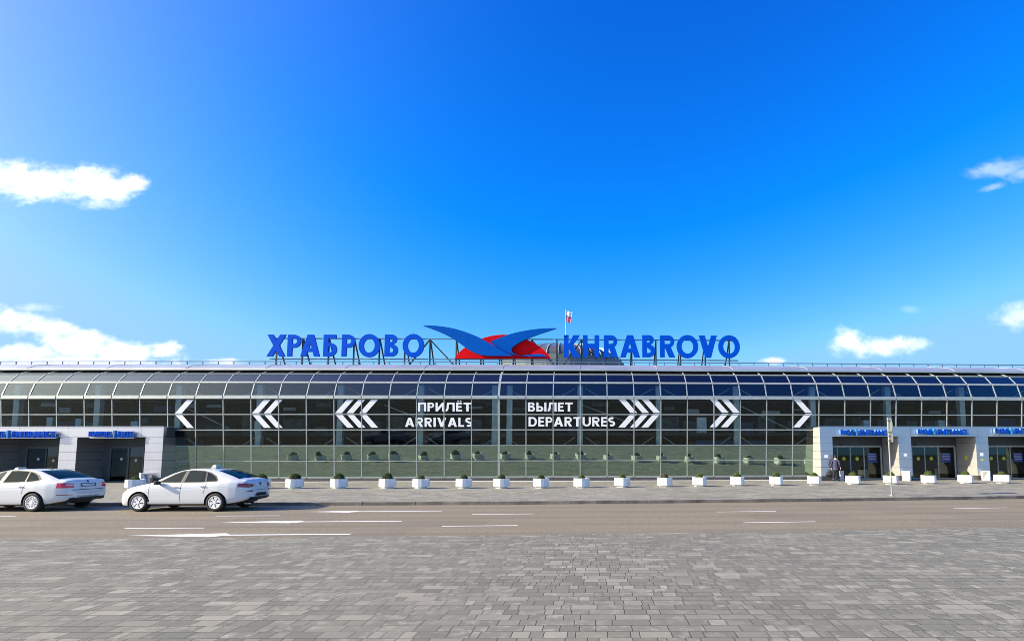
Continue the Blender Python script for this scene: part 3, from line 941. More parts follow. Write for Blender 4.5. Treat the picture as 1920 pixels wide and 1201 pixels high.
def entrance_sign(words, u0, u1, v0, v1, label):
    o = P_OUT + 0.22
    s0, z1 = on_curve(u0, v0, o); s1, z0 = on_curve(u1, v1, o)
    sm = (s0 + s1) / 2
    root = thing('entrance_sign', label, 'sign', F(sm, P_OUT, z0))
    a, b = words
    wa, wb = text_mesh(a, 0.0)[2], text_mesh(b, 0.0)[2]
    tot = wa + wb + 1.5
    h = z1 - z0
    L = s1 - s0
    r, up = tangent(sm), Vector((0, 0, 1))
    base = F(s0, P_OUT + 0.05, z0)
    for word, xs, w in ((a, 0.0, wa), (b, wa + 1.5, wb)):
        face, side = MB(), MB()
        org = base + r * (L * xs / tot)
        place_text(side, word, org, r, up, L * w / tot, h, 0.16, 0.0)
        place_text(face, word, org + outward(sm) * 0.161, r, up, L * w / tot, h, 0.03, 0.0)
        for ex in (-0.016, 0.016):
            place_text(face, word, org + r * ex + outward(sm) * (0.160 - abs(ex) * 0.1 - ex * 0.05), r, up, L * w / tot, h, 0.03, 0.0)
        f = face.build('lettering', M['sign_blue'], root, world=True)
        side.build('letter_return', M['sign_return'], f, world=True)
    mb = MB()
    c = base + r * (L * (wa + 0.75) / tot)
    mb.hexa([c + r * x + outward(sm) * y + up * z for z in (-0.03, h * 1.15) for x, y in ((-.05, 0), (.05, 0), (.05, .2), (-.05, .2))])
    mb.build('divider_bar', M['bar_blue'], root, world=True)
    mb = MB()
    mb.hexa([base + r * x + outward(sm) * y + up * z for z in (-0.05, -0.015) for x, y in ((0, -0.05), (L, -0.05), (L, 0.1), (0, 0.1))])
    mb.build('mounting_rail', M['panel'], root, world=True)
entrance_sign(('ВХОД', 'ENTRANCE'), 1576, 1669, 806, 816.5, 'blue letters ВХОД | ENTRANCE over the doorway where the man walks')
entrance_sign(('ВХОД', 'ENTRANCE'), 1721, 1816, 805, 815.5, 'blue letters ВХОД | ENTRANCE over the doorway just right of the signpost')
entrance_sign(('ВХОД', 'ENTRANCE'), 1866, 1960, 804, 814.5, 'blue letters ВХОД | ENTRANCE over the doorway cut by the right edge of the picture')
entrance_sign(('ВХОД', 'ENTRANCE'), -29, 103, 806, 818, 'blue letters ВХОД | ENTRANCE on white cladding above the taxi at the left edge')
entrance_sign(('ВЫХОД', 'EXIT'), 167, 249, 806.5, 818, 'blue letters ВЫХОД | EXIT on white cladding, the only exit sign')

def arc(cx, cy, rx, ry, a0, a1, n=14):
    return [(cx + rx * math.cos(R(a0 + (a1 - a0) * i / n)), cy + ry * math.sin(R(a0 + (a1 - a0) * i / n))) for i in range(n + 1)]
def glyph(ch, w, h=212.0):
    """outlines of a bold geometric capital, outer contours and holes"""
    t_, bar, tx = 45.0, 38.0, 56.0
    if ch in 'OО':
        return [arc(w / 2, h / 2, w / 2, h / 2, 0, 352.5, 47), arc(w / 2, h / 2, w / 2 - 45, h / 2 - 42, 0, 352.5, 47)]
    if ch == 'Х':
        tp = h * (w - 2 * tx) / (2 * (w - tx))
        return [[(0, 0), (tx, 0), (w / 2, tp), (w - tx, 0), (w, 0), ((w + tx) / 2, h / 2), (w, h), (w - tx, h), (w / 2, h - tp), (tx, h), (0, h), ((w - tx) / 2, h / 2)]]
    if ch in 'AА':
        q = 30.0
        sl = (w / 2 - q) / h
        yi = (w / 2 - 54) / sl
        c0, c1 = 44.0, 82.0
        return [[(0, 0), (54, 0), (54 + c0 * sl, c0), (w - 54 - c0 * sl, c0), (w - 54, 0), (w, 0), (w / 2 + q, h), (w / 2 - q, h)], [(54 + c1 * sl, c1), (w - 54 - c1 * sl, c1), (w / 2, yi)]]
    if ch == 'V':
        q = 27.0
        sl = (w / 2 - q) / h
        yi = h - (w / 2 - 56) / sl
        return [[(w / 2 - q, 0), (w / 2 + q, 0), (w, h), (w - 56, h), (w / 2, yi), (56, h), (0, h)]]
    if ch == 'H':
        return [[(0, 0), (t_, 0), (t_, 88), (w - t_, 88), (w - t_, 0), (w, 0), (w, h), (w - t_, h), (w - t_, 130), (t_, 130), (t_, h), (0, h)]]
    if ch == 'K':
        return [[(0, 0), (t_, 0), (t_, 86), (w - 64, 0), (w, 0), (t_ + 42, 116), (w - 4, h), (w - 66, h), (t_, 124), (t_, h), (0, h)]]
    if ch in 'РR':
        yb = 84.0 if ch == 'Р' else 90.0
        wb = w if ch == 'Р' else w - 6
        r_ = (h - yb) / 2
        hole = [(t_, yb + bar)] + arc(wb - r_, yb + r_, r_ - t_ * .8, r_ - bar, -90, 90) + [(t_, h - bar)]
        if ch == 'Р':
            return [[(0, 0), (t_, 0), (t_, yb)] + arc(wb - r_, yb + r_, r_, r_, -90, 90) + [(0, h)], hole]
        return [[(0, 0), (t_, 0), (t_, yb), (t_ + 6, yb), (w - 58, 0), (w, 0), (t_ + 60, yb + 4)] + arc(wb - r_, yb + r_, r_, r_, -80, 90) + [(0, h)], hole]
    if ch == 'Б':
        r_ = 66.0
        return [[(0, 0)] + arc(w - r_, r_, r_, r_, -90, 90) + [(t_, 2 * r_), (t_, h - 40), (w * .92, h - 40), (w * .92, h), (0, h)],
                [(t_, bar)] + arc(w - r_, r_, r_ - 42, r_ - bar, -90, 90) + [(t_, 2 * r_ - bar)]]
    if ch in 'BВ':
        r1, r2 = 60.0, 46.0 + 0.0
        r2 = (h - 2 * r1) / 2
        w2 = w - 12
        return [[(0, 0)] + arc(w - r1, r1, r1, r1, -90, 72) + arc(w2 - r2, h - r2, r2, r2, -70, 90) + [(0, h)],
                [(t_, 40)] + arc(w - r1, r1, r1 - 44, r1 - 40, -90, 90) + [(t_, 2 * r1 - 22)],
                [(t_, 2 * r1 + 18)] + arc(w2 - r2, h - r2 - 8, r2 - 42, r2 - 28, -90, 90) + [(t_, h - 38)]]
SANS_W = {'П': .80, 'Р': .66, 'И': .86, 'Л': .90, 'Ё': .60, 'Т': .78, 'В': .72, 'Ы': 1.02, 'Е': .60, 'A': .94, 'R': .76, 'I': .24, 'V': .92, 'L': .58, 'S': .66, 'D': .84, 'E': .60, 'P': .68, 'T': .78, 'U': .84}
def sans(ch, w, h=212.0):
    """outlines of a bold sans capital for the words on the glass"""
    t_, b = 45.0, 40.0
    if ch == 'П': return [[(0, 0), (t_, 0), (t_, h - b), (w - t_, h - b), (w - t_, 0), (w, 0), (w, h), (0, h)]]
    if ch == 'И': return [[(0, 0), (t_, 0), (w - t_, h * .60), (w - t_, 0), (w, 0), (w, h), (w - t_, h), (t_, h * .40), (t_, h), (0, h)]]
    if ch == 'Л': return [[(0, 0), (22, 0)] + [(22 + 40 * q / 5, 4 + 60 * (q / 5) ** 2) for q in range(1, 6)] + [(70, h - b), (w - t_, h - b), (w - t_, 0), (w, 0), (w, h), (30, h), (18, 70), (8, 46), (0, 44)]]
    if ch in 'EЕЁ':
        o = [[(0, 0), (w, 0), (w, b), (t_, b), (t_, h / 2 - 20), (w * .9, h / 2 - 20), (w * .9, h / 2 + 22), (t_, h / 2 + 22), (t_, h - b), (w, h - b), (w, h), (0, h)]]
        if ch == 'Ё': o += [arc(w * .30, h + 34, 20, 20, 0, 330, 11), arc(w * .74, h + 34, 20, 20, 0, 330, 11)]
        return o
    if ch in 'TТ': return [[(w / 2 - 26, 0), (w / 2 + 26, 0), (w / 2 + 26, h - b), (w, h - b), (w, h), (0, h), (0, h - b), (w / 2 - 26, h - b)]]
    if ch == 'I': return [[(0, 0), (w, 0), (w, h), (0, h)]]
    if ch == 'L': return [[(0, 0), (w, 0), (w, b), (t_, b), (t_, h), (0, h)]]
    if ch == 'D': return [[(0, 0)] + arc(w - h * .40, h / 2, h * .40, h / 2, -90, 90) + [(0, h)], [(t_, b)] + arc(w - h * .40, h / 2, h * .40 - t_, h / 2 - b, -90, 90) + [(t_, h - b)]]
    if ch == 'U': return [[(0, h)] + arc(w / 2, w / 2 - 5, w / 2, w / 2 - 5, 180, 360) + [(w, h), (w - t_, h)] + list(reversed(arc(w / 2, w / 2 - 5, w / 2 - t_, w / 2 - 5 - b, 180, 360))) + [(t_, h)]]
    if ch == 'Ы':
        q = w - t_ - 24
        r_ = 62.0
        return [[(0, 0)] + arc(q - r_, r_, r_, r_, -90, 90) + [(t_, 2 * r_), (t_, h), (0, h)], [(t_, 40)] + arc(q - r_, r_, r_ - 44, r_ - 40, -90, 90) + [(t_, 2 * r_ - 40)], [(w - t_, 0), (w, 0), (w, h), (w - t_, h)]]
    if ch == 'S':
        t2 = 22.0
        cl = arc(w / 2 + 4, 62, w / 2 - 22, 40, -140, 75, 14)
        cu = arc(w / 2 - 4, 150, w / 2 - 22, 39, 255, 40, 14)
        path = cl[:-1] + [(w / 2, 106)] + cu[1:]
        lo, hi = [], []
        for i, p in enumerate(path):
            a = path[max(0, i - 1)]; c = path[min(len(path) - 1, i + 1)]
            L_ = math.hypot(c[0] - a[0], c[1] - a[1])
            nx, ny = -(c[1] - a[1]) / L_, (c[0] - a[0]) / L_
            lo.append((p[0] - nx * t2, p[1] - ny * t2)); hi.append((p[0] + nx * t2, p[1] + ny * t2))
        return [lo + hi[::-1]]
    return glyph({'P': 'Р'}.get(ch, ch), w, h)
def glyph_mesh(ch, w, h, src=None):
    W0 = w / h * 212.0
    cu = bpy.data.curves.new('outline', 'CURVE')
    cu.dimensions, cu.fill_mode, cu.extrude = '2D', 'BOTH', 0.5
    for c in (src or glyph)(ch, W0):
        sp = cu.splines.new('POLY')
        sp.points.add(len(c) - 1)
        for p, q in zip(sp.points, c):
            p.co = (q[0] / W0, q[1] / 212.0, 0, 1)
        sp.use_cyclic_u = True
    o = bpy.data.objects.new('outline', cu)
    COL.objects.link(o)
    me = bpy.data.meshes.new_from_object(o.evaluated_get(bpy.context.evaluated_depsgraph_get()))
    vs = [tuple(v.co) for v in me.vertices]
    fs = [tuple(p.vertices) for p in me.polygons]
    bpy.data.objects.remove(o); bpy.data.curves.remove(cu); bpy.data.meshes.remove(me)
    return vs, fs
# ------------------------------------------------------------------ lettering and arrows on the glass
def glass_frame(u0, v0):
    s, z = on_glass(u0, v0)
    r = tangent(s)
    d = Vector(F(s, lean(z + 1), z + 1) - F(s, lean(z), z)).normalized()
    n = r.cross(d).normalized()
    return s, z, F(s, lean(z), z) + n * 0.014, r, d, n
def window_words(lines, label):
    s, z, o, r, d, n = glass_frame((lines[0][1] + lines[0][2]) / 2, lines[-1][4])
    root = thing('window_lettering', label, 'sign', o)
    for word, u0, u1, v0, v1 in lines:
        s0, z0, org, r, d, n = glass_frame(u0, v1)
        s1, z1 = on_glass(u1, v0)
        mb = MB()
        W_, H_ = s1 - s0, (z1 - z0) / d.z
        cap = H_ * (0.79 if 'Ё' in word else 1.0)
        wd = [SANS_W[ch] for ch in word]
        tot = sum(wd) + 0.14 * (len(wd) - 1)
        x = 0.0
        for ch, w in zip(word, wd):
            vs, fs = glyph_mesh(ch, w * 212.0 / 212.0, 1.0, sans)
            for k in ((vs, fs),):
                mb.add([org + r * ((x + px * w) / tot * W_) + d * (py * cap) + n * (0.003 + pz * 0.005) for px, py, pz in k[0]], k[1])
            x += w + 0.14
        mb.build('lettering', M['vinyl'], root, world=True)
window_words([('ПРИЛЁТ', 784, 884, 749.5, 770), ('ARRIVALS', 759.5, 885, 782, 799)], 'white words ПРИЛЁТ and ARRIVALS on the dark glass, left of centre')
window_words([('ВЫЛЕТ', 990, 1074, 754, 770.5), ('DEPARTURES', 991, 1153, 781.5, 798.5)], 'white words ВЫЛЕТ and DEPARTURES on the dark glass, right of centre')
def arrows(tips, direction, label, vmid=774, h=26.3, w=22.5, arm=12.6):
    um = sum(tips) / len(tips)
    s, z, o, r, d, n = glass_frame(um, vmid)
    root = thing('window_arrow', label, 'arrow sign', o)
    for tp in tips:
        s0, z0, o0, r, d, n = glass_frame(tp, vmid)
        s1, z1, o1, r1, d1, n1 = glass_frame(tp + direction * w, vmid - h)
        dx, dz = (s1 - s0), (z1 - z0) / d.z
        s2, _ = on_glass(tp + direction * arm, vmid)
        ax = s2 - s0
        mb = MB()
        for sg in (1, -1):
            g = 0.035 * sg
            poly = [o0 + d * g, o0 + r * ax + d * g, o0 + r * (dx + ax) + d * (sg * dz), o0 + r * dx + d * (sg * dz)]
            mb.prism(poly, n * 0.004)
        mb.build('chevron', M['vinyl'], root, world=True)
arrows([328.3], 1, 'single white chevron on glass pointing left, beside the white entrance block')
arrows([472.6, 494.9], 1, 'pair of white chevrons on glass pointing left')
arrows([628.4, 650, 674], 1, 'three white chevrons on glass pointing left, next to the word ARRIVALS')
arrows([1194.7, 1216.8, 1238], -1, 'three white chevrons on glass pointing right, next to the word DEPARTURES', 774.5)
arrows([1366, 1387], -1, 'pair of white chevrons on glass pointing right', 774.5)
arrows([1522.3], -1, 'single white chevron on glass pointing right, above the corner of the grey entrance block', 775)

# ------------------------------------------------------------------ roof railing
S_R = -4.15
rail = thing('roof_railing', 'low blue-grey safety rail on short posts along the whole roof edge', 'railing', F(0, S_R, 8.93))
mb = MB(); strip_box(mb, sA, sB, S_R - 0.03, S_R + 0.03, 9.22, 9.285, 46)
mb.build('handrail', M['rail'], rail, world=True)
mb = MB()
s = sA + 0.5
while s < sB:
    mb = MB(); mb.box(F(s, S_R, 9.05), (0.055, 0.055, 0.34)); mb.box(F(s, S_R, 8.905), (0.2, 0.3, 0.03))
    mb.build('rail_post', M['rail'], rail, world=True)
    s += 1.21

# ------------------------------------------------------------------ roof sign
S_O = -5.0
def sign_root(name, u, label, cat):
    s, z = on_curve(u, 683, S_O)
    return thing(name, label, cat, F(s, S_O, 8.88))
def sign_letters(root, spec):
    for ch, u0, u1, v0, v1 in spec:
        s0, z0 = on_curve(u0, v1, S_O); s1, z1 = on_curve(u1, v0, S_O)
        r = tangent((s0 + s1) / 2)
        mb = MB()
        vs, fs = glyph_mesh(ch, s1 - s0, z1 - z0)
        org, nn = F(s0, S_O + 0.02, z0), outward((s0 + s1) / 2)
        mb.add([org + r * (x * (s1 - s0)) + Vector((0, 0, y * (z1 - z0))) + nn * (0.08 + z * 0.15) for x, y, z in vs], fs)
        mb.build('letter', M['sign_blue'], root, world=True)
def sign_frame(root, u0, u1, posts, spans=()):
    fr = MB()
    zt, zb = 11.28, 9.62
    sa, _ = on_curve(u0, 650, S_O); sb, _ = on_curve(u1, 650, S_O)
    for z in (zt, zb):
        strip_box(fr, sa, sb, S_O - 0.10, S_O - 0.02, z - 0.04, z + 0.04, 8)
    fr.build('rail', M['rail'], root, world=True)
    for u in posts:
        s, _ = on_curve(u, 683, S_O)
        mb = MB()
        mb.bar(F(s, S_O - 0.16, 8.88), F(s, S_O - 0.16, zt + 0.06), 0.10, 0.10)
        mb.bar(F(s, S_O - 0.22, zt), F(s, S_O - 1.7, 8.88), 0.09, 0.09)
        mb.box(F(s, S_O - 0.16, 8.9), (0.35, 0.35, 0.05))
        mb.build('post', M['steel'], root, world=True)
    for ua, ub in spans:
        a, _ = on_curve(ua, 632, S_O); b, _ = on_curve(ub, 683, S_O)
        mb = MB(); mb.bar(F(a, S_O - 0.3, zt), F(b, S_O - 0.3, 8.9), 0.09, 0.09)
        mb.build('diagonal', M['steel'], root, world=True)
K1 = lambda v: 490 + v / 5.486
sg = sign_root('roof_lettering', 650, 'blue rooftop letters ХРАБРОВО on a dark steel frame, left of the emblem', 'sign')
sign_letters(sg, [('Х', K1(66), K1(266), 626.8, 667.3), ('Р', K1(276), K1(422), 627, 667.3), ('А', K1(412), K1(618), 627, 667.3), ('Б', K1(645), K1(792), 627, 667.3),
                  ('Р', K1(833), K1(976), 627, 667.5), ('О', K1(1006), K1(1230), 626, 669), ('В', K1(1273), K1(1417), 627, 667.8), ('О', K1(1458), K1(1682), 626, 669.3)])
sign_frame(sg, 506, 803, [K1(v) for v in (140, 408, 678, 938, 1203, 1466, 1726)], [(K1(1726), K1(1480)), (K1(1726), K1(2010))])
K2 = lambda v: 1040 + v / 5.333
sg = sign_root('roof_lettering', 1220, 'blue rooftop letters KHRABROVO on a dark steel frame, right of the emblem', 'sign')
sign_letters(sg, [('K', K2(93), K2(257), 628.7, 670), ('H', K2(283), K2(446), 628.8, 670), ('R', K2(493), K2(632), 629, 670), ('A', K2(655), K2(850), 629, 669.8),
                  ('B', K2(876), K2(1003), 629, 669.8), ('R', K2(1053), K2(1200), 629.5, 670), ('O', K2(1220), K2(1430), 629, 671.8), ('V', K2(1443), K2(1618), 630, 671), ('O', K2(1636), K2(1844), 629.5, 672)])
sign_frame(sg, 1040, 1384, [K2(v) for v in (22, 270, 520, 775, 1018, 1265, 1512, 1755)], [(K2(270), K2(60)), (K2(270), K2(500))])
K3 = lambda p: (790 + p[0] / 5.053, 570 + p[1] / 5.053)
em = sign_root('roof_emblem', 940, 'rooftop emblem of two blue wings crossing over a red half disc', 'sign')
def em_part(name, mat, pts, off, thick):
    poly = []
    for p in pts:
        u, v = K3(p)
        s, z = on_curve(u, v, S_O)
        poly.append(F(s, S_O + off, z))
    mb = MB(); s0, _ = on_curve(915, 650, S_O)
    mb.prism(poly, outward(s0) * thick)
    o = mb.build(name, mat, em, world=True)
    bm = bmesh.new(); bm.from_mesh(o.data)
    bmesh.ops.triangulate(bm, faces=[f for f in bm.faces if len(f.verts) > 4])
    bm.to_mesh(o.data); bm.free()
    return o
def bez(p0, p1, p2, p3, n=10):
    return [tuple(((1 - q) ** 3) * a + 3 * q * (1 - q) ** 2 * b + 3 * q * q * (1 - q) * c + q ** 3 * d for a, b, c, d in zip(p0, p1, p2, p3)) for q in [i / n for i in range(n)]]
disc = bez((318, 514), (370, 420), (560, 292), (780, 290), 14) + bez((780, 290), (1000, 295), (1180, 420), (1228, 514), 14) + [(1228, 516)]
em_part('red_disc', M['red'], disc, -0.02, 0.16)
rwing = bez((1286, 237), (1050, 235), (850, 275), (662, 364), 12) + bez((662, 364), (740, 440), (830, 480), (950, 494), 10) + bez((950, 494), (1050, 506), (1080, 476), (1120, 478), 6) + \
        bez((1120, 478), (1150, 480), (1170, 486), (1190, 498), 4) + [(1190, 501)] + bez((1180, 502), (1040, 503), (960, 502), (905, 484), 6) + bez((905, 484), (850, 462), (850, 430), (885, 402), 6) + bez((885, 402), (980, 335), (1120, 290), (1286, 240), 10)
em_part('right_wing', M['wing'], rwing, 0.20, 0.22)
lwing = bez((40, 217), (260, 212), (420, 265), (560, 328), 12) + bez((560, 328), (680, 390), (790, 468), (880, 499), 10) + [(880, 501)] + bez((700, 500), (560, 500), (510, 478), (420, 412), 8) + bez((420, 412), (330, 335), (200, 268), (40, 221), 10)
em_part('left_wing', M['wing'], lwing, 0.44, 0.22)
sign_frame(em, 806, 1038, [K3((v, 0))[0] for v in (325, 560, 740, 870, 1045)], [(K3((1045, 0))[0], K3((1290, 0))[0])])

# ------------------------------------------------------------------ dome and flag
YD = 62.0
def far(u, v, y=YD):
    d = ray(u, v)
    return Vector((d.x / d.y * y, y, EYE + d.z / d.y * y))
dc = far(1055, 684); dr = (far(1166, 684) - dc).x; dh = (far(1055, 650) - dc).z
dome = thing('glass_dome', 'shallow blue-green glass dome with pale ribs behind the rooftop letters', 'dome', dc)
mb = MB()
NS, NR = 36, 9
rings = [(dr * math.cos(a), dh * math.sin(a)) for a in [math.pi / 2 * i / NR for i in range(NR + 1)]]
rings[-1] = (0.02, dh)
mb.lathe(rings, NS, 'Z', dc)
mb.build('glazing', M['dome'], dome, world=True)
for i in range(NS):
    an = 2 * math.pi * i / NS
    rb = MB()
    for (r0, z0), (r1, z1) in zip(rings[:-1], rings[1:]):
        rb.bar(dc + Vector((r0 * math.cos(an) * 1.01, r0 * math.sin(an) * 1.01, z0 + 0.02)), dc + Vector((r1 * math.cos(an) * 1.01, r1 * math.sin(an) * 1.01, z1 + 0.02)), 0.10, 0.08)
    rb.build('rib', M['alu'], dome, world=True)
mb = MB(); mb.lathe([(dr + 0.3, -4.0), (dr + 0.3, -0.05), (dr - 0.2, 0.0)], NS, 'Z', dc)
mb.build('drum', M['drum'], dome, world=True)
fp = dc + Vector((far(1061, 650).x - dc.x, 0, dh))
flag = thing('flagpole', 'thin pole with a limp white, blue and red flag above the dome', 'flag', fp)
ft = far(1060.5, 583)
mb = MB(); mb.tube(fp + Vector((0, 0, -0.3)), (fp.x, fp.y, ft.z + 0.15), 0.045); mb.build('pole', M['galv'], flag, world=True)
w, h = 0.72, (ft - far(1060.5, 603)).z
fl = MB()
nx, nz = 8, 9
vs = []
for j in range(nz + 1):
    for i in range(nx + 1):
        q, p = i / nx, j / nz
        vs.append((fp.x + 0.05 + q * w * (1 - 0.25 * p), fp.y + 0.16 * math.sin(q * 9 + p * 2) * q, ft.z - p * h - q * 0.12 + 0.06 * math.sin(q * 7)))
for j in range(nz):
    for i in range(nx):
        fl.cur = 0 if j < 4 else (1 if j < 5 else 2)
        b = len(fl.v)
        fl.add([vs[j * (nx + 1) + i], vs[j * (nx + 1) + i + 1], vs[(j + 1) * (nx + 1) + i + 1], vs[(j + 1) * (nx + 1) + i]], [(0, 1, 2, 3)])
fo = fl.build('flag_cloth', [M['flag_white'], M['flag_blue'], M['flag_red']], flag, world=True)
fo.modifiers.new('thick', 'SOLIDIFY').thickness = 0.01

# ------------------------------------------------------------------ planters
def bush_mesh(mb, rx, rz, n, leaf, seed):
    rnd = random.Random(seed)
    for i in range(n):
        z = rnd.uniform(-0.15, 1)
        a = rnd.uniform(0, 2 * math.pi)
        r = math.sqrt(max(0, 1 - max(0, z) ** 2))
        lump = 1 + 0.07 * math.sin(3 * a + seed) * math.cos(4 * z + seed) + rnd.gauss(0, 0.045)
        d = rnd.uniform(0.86, 1.02) * lump
        c = Vector((rx * r * math.cos(a) * d, rx * r * math.sin(a) * d, max(0.0, rz * z * d)))
        nrm = Vector((r * math.cos(a), r * math.sin(a), z)) + Vector((rnd.gauss(0, .55), rnd.gauss(0, .55), rnd.gauss(0, .55)))
        q = nrm.to_track_quat('Z', 'Y') @ Matrix.Rotation(rnd.uniform(0, 6.28), 3, 'Z').to_quaternion()
        L = leaf * rnd.uniform(0.6, 1.3)
        mb.add([c + q @ Vector(p) for p in ((-L, 0, 0), (0, -L * .5, .2 * L), (L, 0, 0), (0, L * .5, .2 * L))], [(0, 1, 2, 3)])
def octo(h, c):
    return [(-h + c, -h), (h - c, -h), (h, -h + c), (h, h - c), (h - c, h), (-h + c, h), (-h, h - c), (-h, -h + c)]
bushes = {}
for key, mat, seed, n in (('dark', M['leaf_dark'], 1, 1900), ('green', M['leaf_green'], 2, 1500), ('brown', M['leaf_brown'], 3, 1300)):
    mb = MB(); bush_mesh(mb, 0.32, 0.33, n, 0.032, seed)
    bushes[key] = mb
def make_planter(label, bush, sx, sz):
    root = thing('planter', label, 'planter', (0, 0, 0), 0, 'white planters along the front of the terminal')
    mb = MB()
    o, i_ = octo(0.46, 0.17), octo(0.40, 0.15)
    vs = [(x, y, 0.10) for x, y in o] + [(x, y, 0.60) for x, y in o] + [(x, y, 0.60) for x, y in i_] + [(x, y, 0.50) for x, y in i_]
    fs = [tuple(reversed(range(8)))]
    for k in range(3):
        for i in range(8):
            fs.append((k * 8 + i, k * 8 + (i + 1) % 8, (k + 1) * 8 + (i + 1) % 8, (k + 1) * 8 + i))
    fs.append(tuple(range(24, 32)))
    mb.add(vs, fs)
    tub = mb.build('tub', M['white'], root, bevel=0.008)
    mb = MB(); ft = octo(0.33, 0.12)
    mb.prism([(x, y, 0.0) for x, y in ft], (0, 0, 0.098)); mb.build('foot', M['white'], root)
    mb = MB(); mb.prism([(x, y, 0.505) for x, y in octo(0.395, 0.148)], (0, 0, 0.04)); mb.build('soil', M['soil'], root)
    b = MB(); b.v, b.f, b.mi = list(bushes[bush].v), list(bushes[bush].f), list(bushes[bush].mi)
    mat = {'dark': M['leaf_dark'], 'green': M['leaf_green'], 'brown': M['leaf_brown']}[bush]
    bo = b.build('boxwood', mat, root)
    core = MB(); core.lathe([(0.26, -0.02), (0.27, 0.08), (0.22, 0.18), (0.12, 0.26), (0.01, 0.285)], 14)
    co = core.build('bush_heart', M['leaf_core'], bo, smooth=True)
    bo.location = (0, 0, 0.545)
    bo.scale = (sx, sx, sz)
    return root
protos = {}
PL = [(240, 915.6, 'green', .75, .75, 'white planter partly hidden by the bonnet of the taxi that shows both its ends'),
      (322, 915.3, 'dark', .9, .95, 'white planter behind the front door of the whole taxi, seen as a reflection'),
      (402, 915.2, 'dark', .95, 1.0, 'white planter behind the rear wheel of the whole taxi, seen as a reflection'),
      (481, 915, 'dark', 1.05, 1.1, 'white planter hidden behind that taxi\'s tail, only its dark boxwood dome showing'),
      (544, 915, 'dark', 1.12, 1.18, 'white planter with a large dark boxwood dome, just right of the taxi\'s tail'),
      (628.5, 915, 'dark', 1.08, 1.15, 'white planter with a dark boxwood dome, under the triple chevron pointing left'),
      (720.5, 915, 'dark', 1.08, 1.2, 'white planter with a tall dark boxwood dome, between the triple chevron and the word ARRIVALS'),
      (784.5, 915.2, 'dark', .75, .8, 'white planter with a low boxwood ball, under the first letters of the word ARRIVALS'),
      (866, 915, 'dark', .8, .85, 'white planter with a small boxwood ball, under the last letters of the word ARRIVALS'),
      (937.5, 915, 'dark', .8, .9, 'white planter under the thick middle mullion of the glass front'),
      (1013, 914.6, 'dark', .8, .8, 'white planter under the first letters of the word DEPARTURES'),
      (1090, 914.3, 'green', .75, .8, 'white planter under the middle of the word DEPARTURES'),
      (1167.5, 913.5, 'green', .78, .85, 'white planter under the tail of the triple chevron pointing right'),
      (1248, 912.7, 'brown', .82, .9, 'white planter whose boxwood ball has turned brown'),
      (1314, 912, 'green', .8, .9, 'white planter a little left of the double chevron pointing right'),
      (1386, 911.2, 'green', .8, 1.0, 'white planter right under the tips of the double chevron pointing right'),
      (1459.5, 910.5, 'green', .82, 1.0, 'white planter between the double and the single chevron pointing right'),
      (1532, 909.7, 'green', .85, .9, 'white planter in front of the lit corner of the grey entrance block'),
      (1605.5, 909, 'green', .85, 1.0, 'white planter in front of the glass doors the man walks towards'),
      (1677, 908.5, 'green', .85, 1.0, 'white planter crossed by the post of the signpost'),
      (1749, 908, 'green', .95, 1.1, 'white planter before the doorway right of the signpost, with an unkempt bush'),
      (1819, 907.4, 'green', .95, 1.05, 'white planter in front of the rightmost litter bin and its pier'),
      (1888, 907, 'green', .85, .9, 'white planter before the doorway at the right edge of the picture')]
rng = random.Random(11)
for u, v, bush, sx, sz, label in PL:
    d = ray(u, v)
    k = (0.12 - EYE) / d.z
    pos = (d.x * k, d.y * k + 0.40, 0.12)
    if bush not in protos:
        o = make_planter(label, bush, sx, sz); protos[bush] = o
    else:
        o = copy_tree(protos[bush])
        o['label'] = label
    for ch in o.children:
        if ch.name.startswith('boxwood'):
            ch.scale = (sx, sx, sz); ch.rotation_euler = (0, 0, rng.uniform(0, 6.28))
    o.location = pos
    o.scale = (0.82, 0.82, 0.86)
    base = -33 if u < 1000 else (-27 if u < 1250 else -20)
    o.rotation_euler = (0, 0, R(base + rng.uniform(-4, 4)))

# ------------------------------------------------------------------ litter bins and a bucket
def make_bin():
    root = thing('litter_bin', '', 'bin', (0, 0, 0), 0, 'white litter bins by the entrances')
    mb = MB()
    for x, y in ((-.2, -.2), (.2, -.2), (.2, .2), (-.2, .2)): mb.box((x, y, 0.32), (0.05, 0.05, 0.64))
    mb.box((0, 0, 0.03), (0.36, 0.36, 0.05)); mb.box((0, 0, 0.655), (0.46, 0.46, 0.03))
    mb.build('frame', M['white'], root)
    for k in range(4):
        mb = MB()
        for j in range(6):
            x = -0.145 + j * 0.058
            a = k * math.pi / 2
            p = (x * math.cos(a) - (-0.2) * math.sin(a), x * math.sin(a) + (-0.2) * math.cos(a))
            mb.box((p[0], p[1], 0.345), (0.030, 0.02, 0.56), a)
        mb.build('slats', M['white'], root)
    mb = MB(); mb.lathe([(0.15, 0.06), (0.15, 0.6), (0.13, 0.6), (0.13, 0.1)], 16); mb.build('liner', M['black'], root)
    return root
bin0 = make_bin()
for i, (u, v, label, rz) in enumerate(((270, 903, 'white slatted litter bin by the white pier, above the taxi bonnet', 52),
                                       (1573, 898.5, 'white litter bin behind the legs of the man with the bag', 40),
                                       (1700, 898.5, 'white litter bin by the pier just right of the signpost', 48),
                                       (1849, 897.2, 'white litter bin by the pier near the right edge of the picture', 48))):
    o = bin0 if i == 0 else copy_tree(bin0)
    ob_ = P_OUT - 0.35 if u == 1573 else P_OUT + 0.38
    o.location = F(s_at(u, ob_, v), ob_, 0.12)
    o.scale = (1.05, 1.05, 1.0)
    o.rotation_euler = (0, 0, R(rz))
    o['label'] = label
d = ray(1558, 901); k = (0.12 - EYE) / d.z
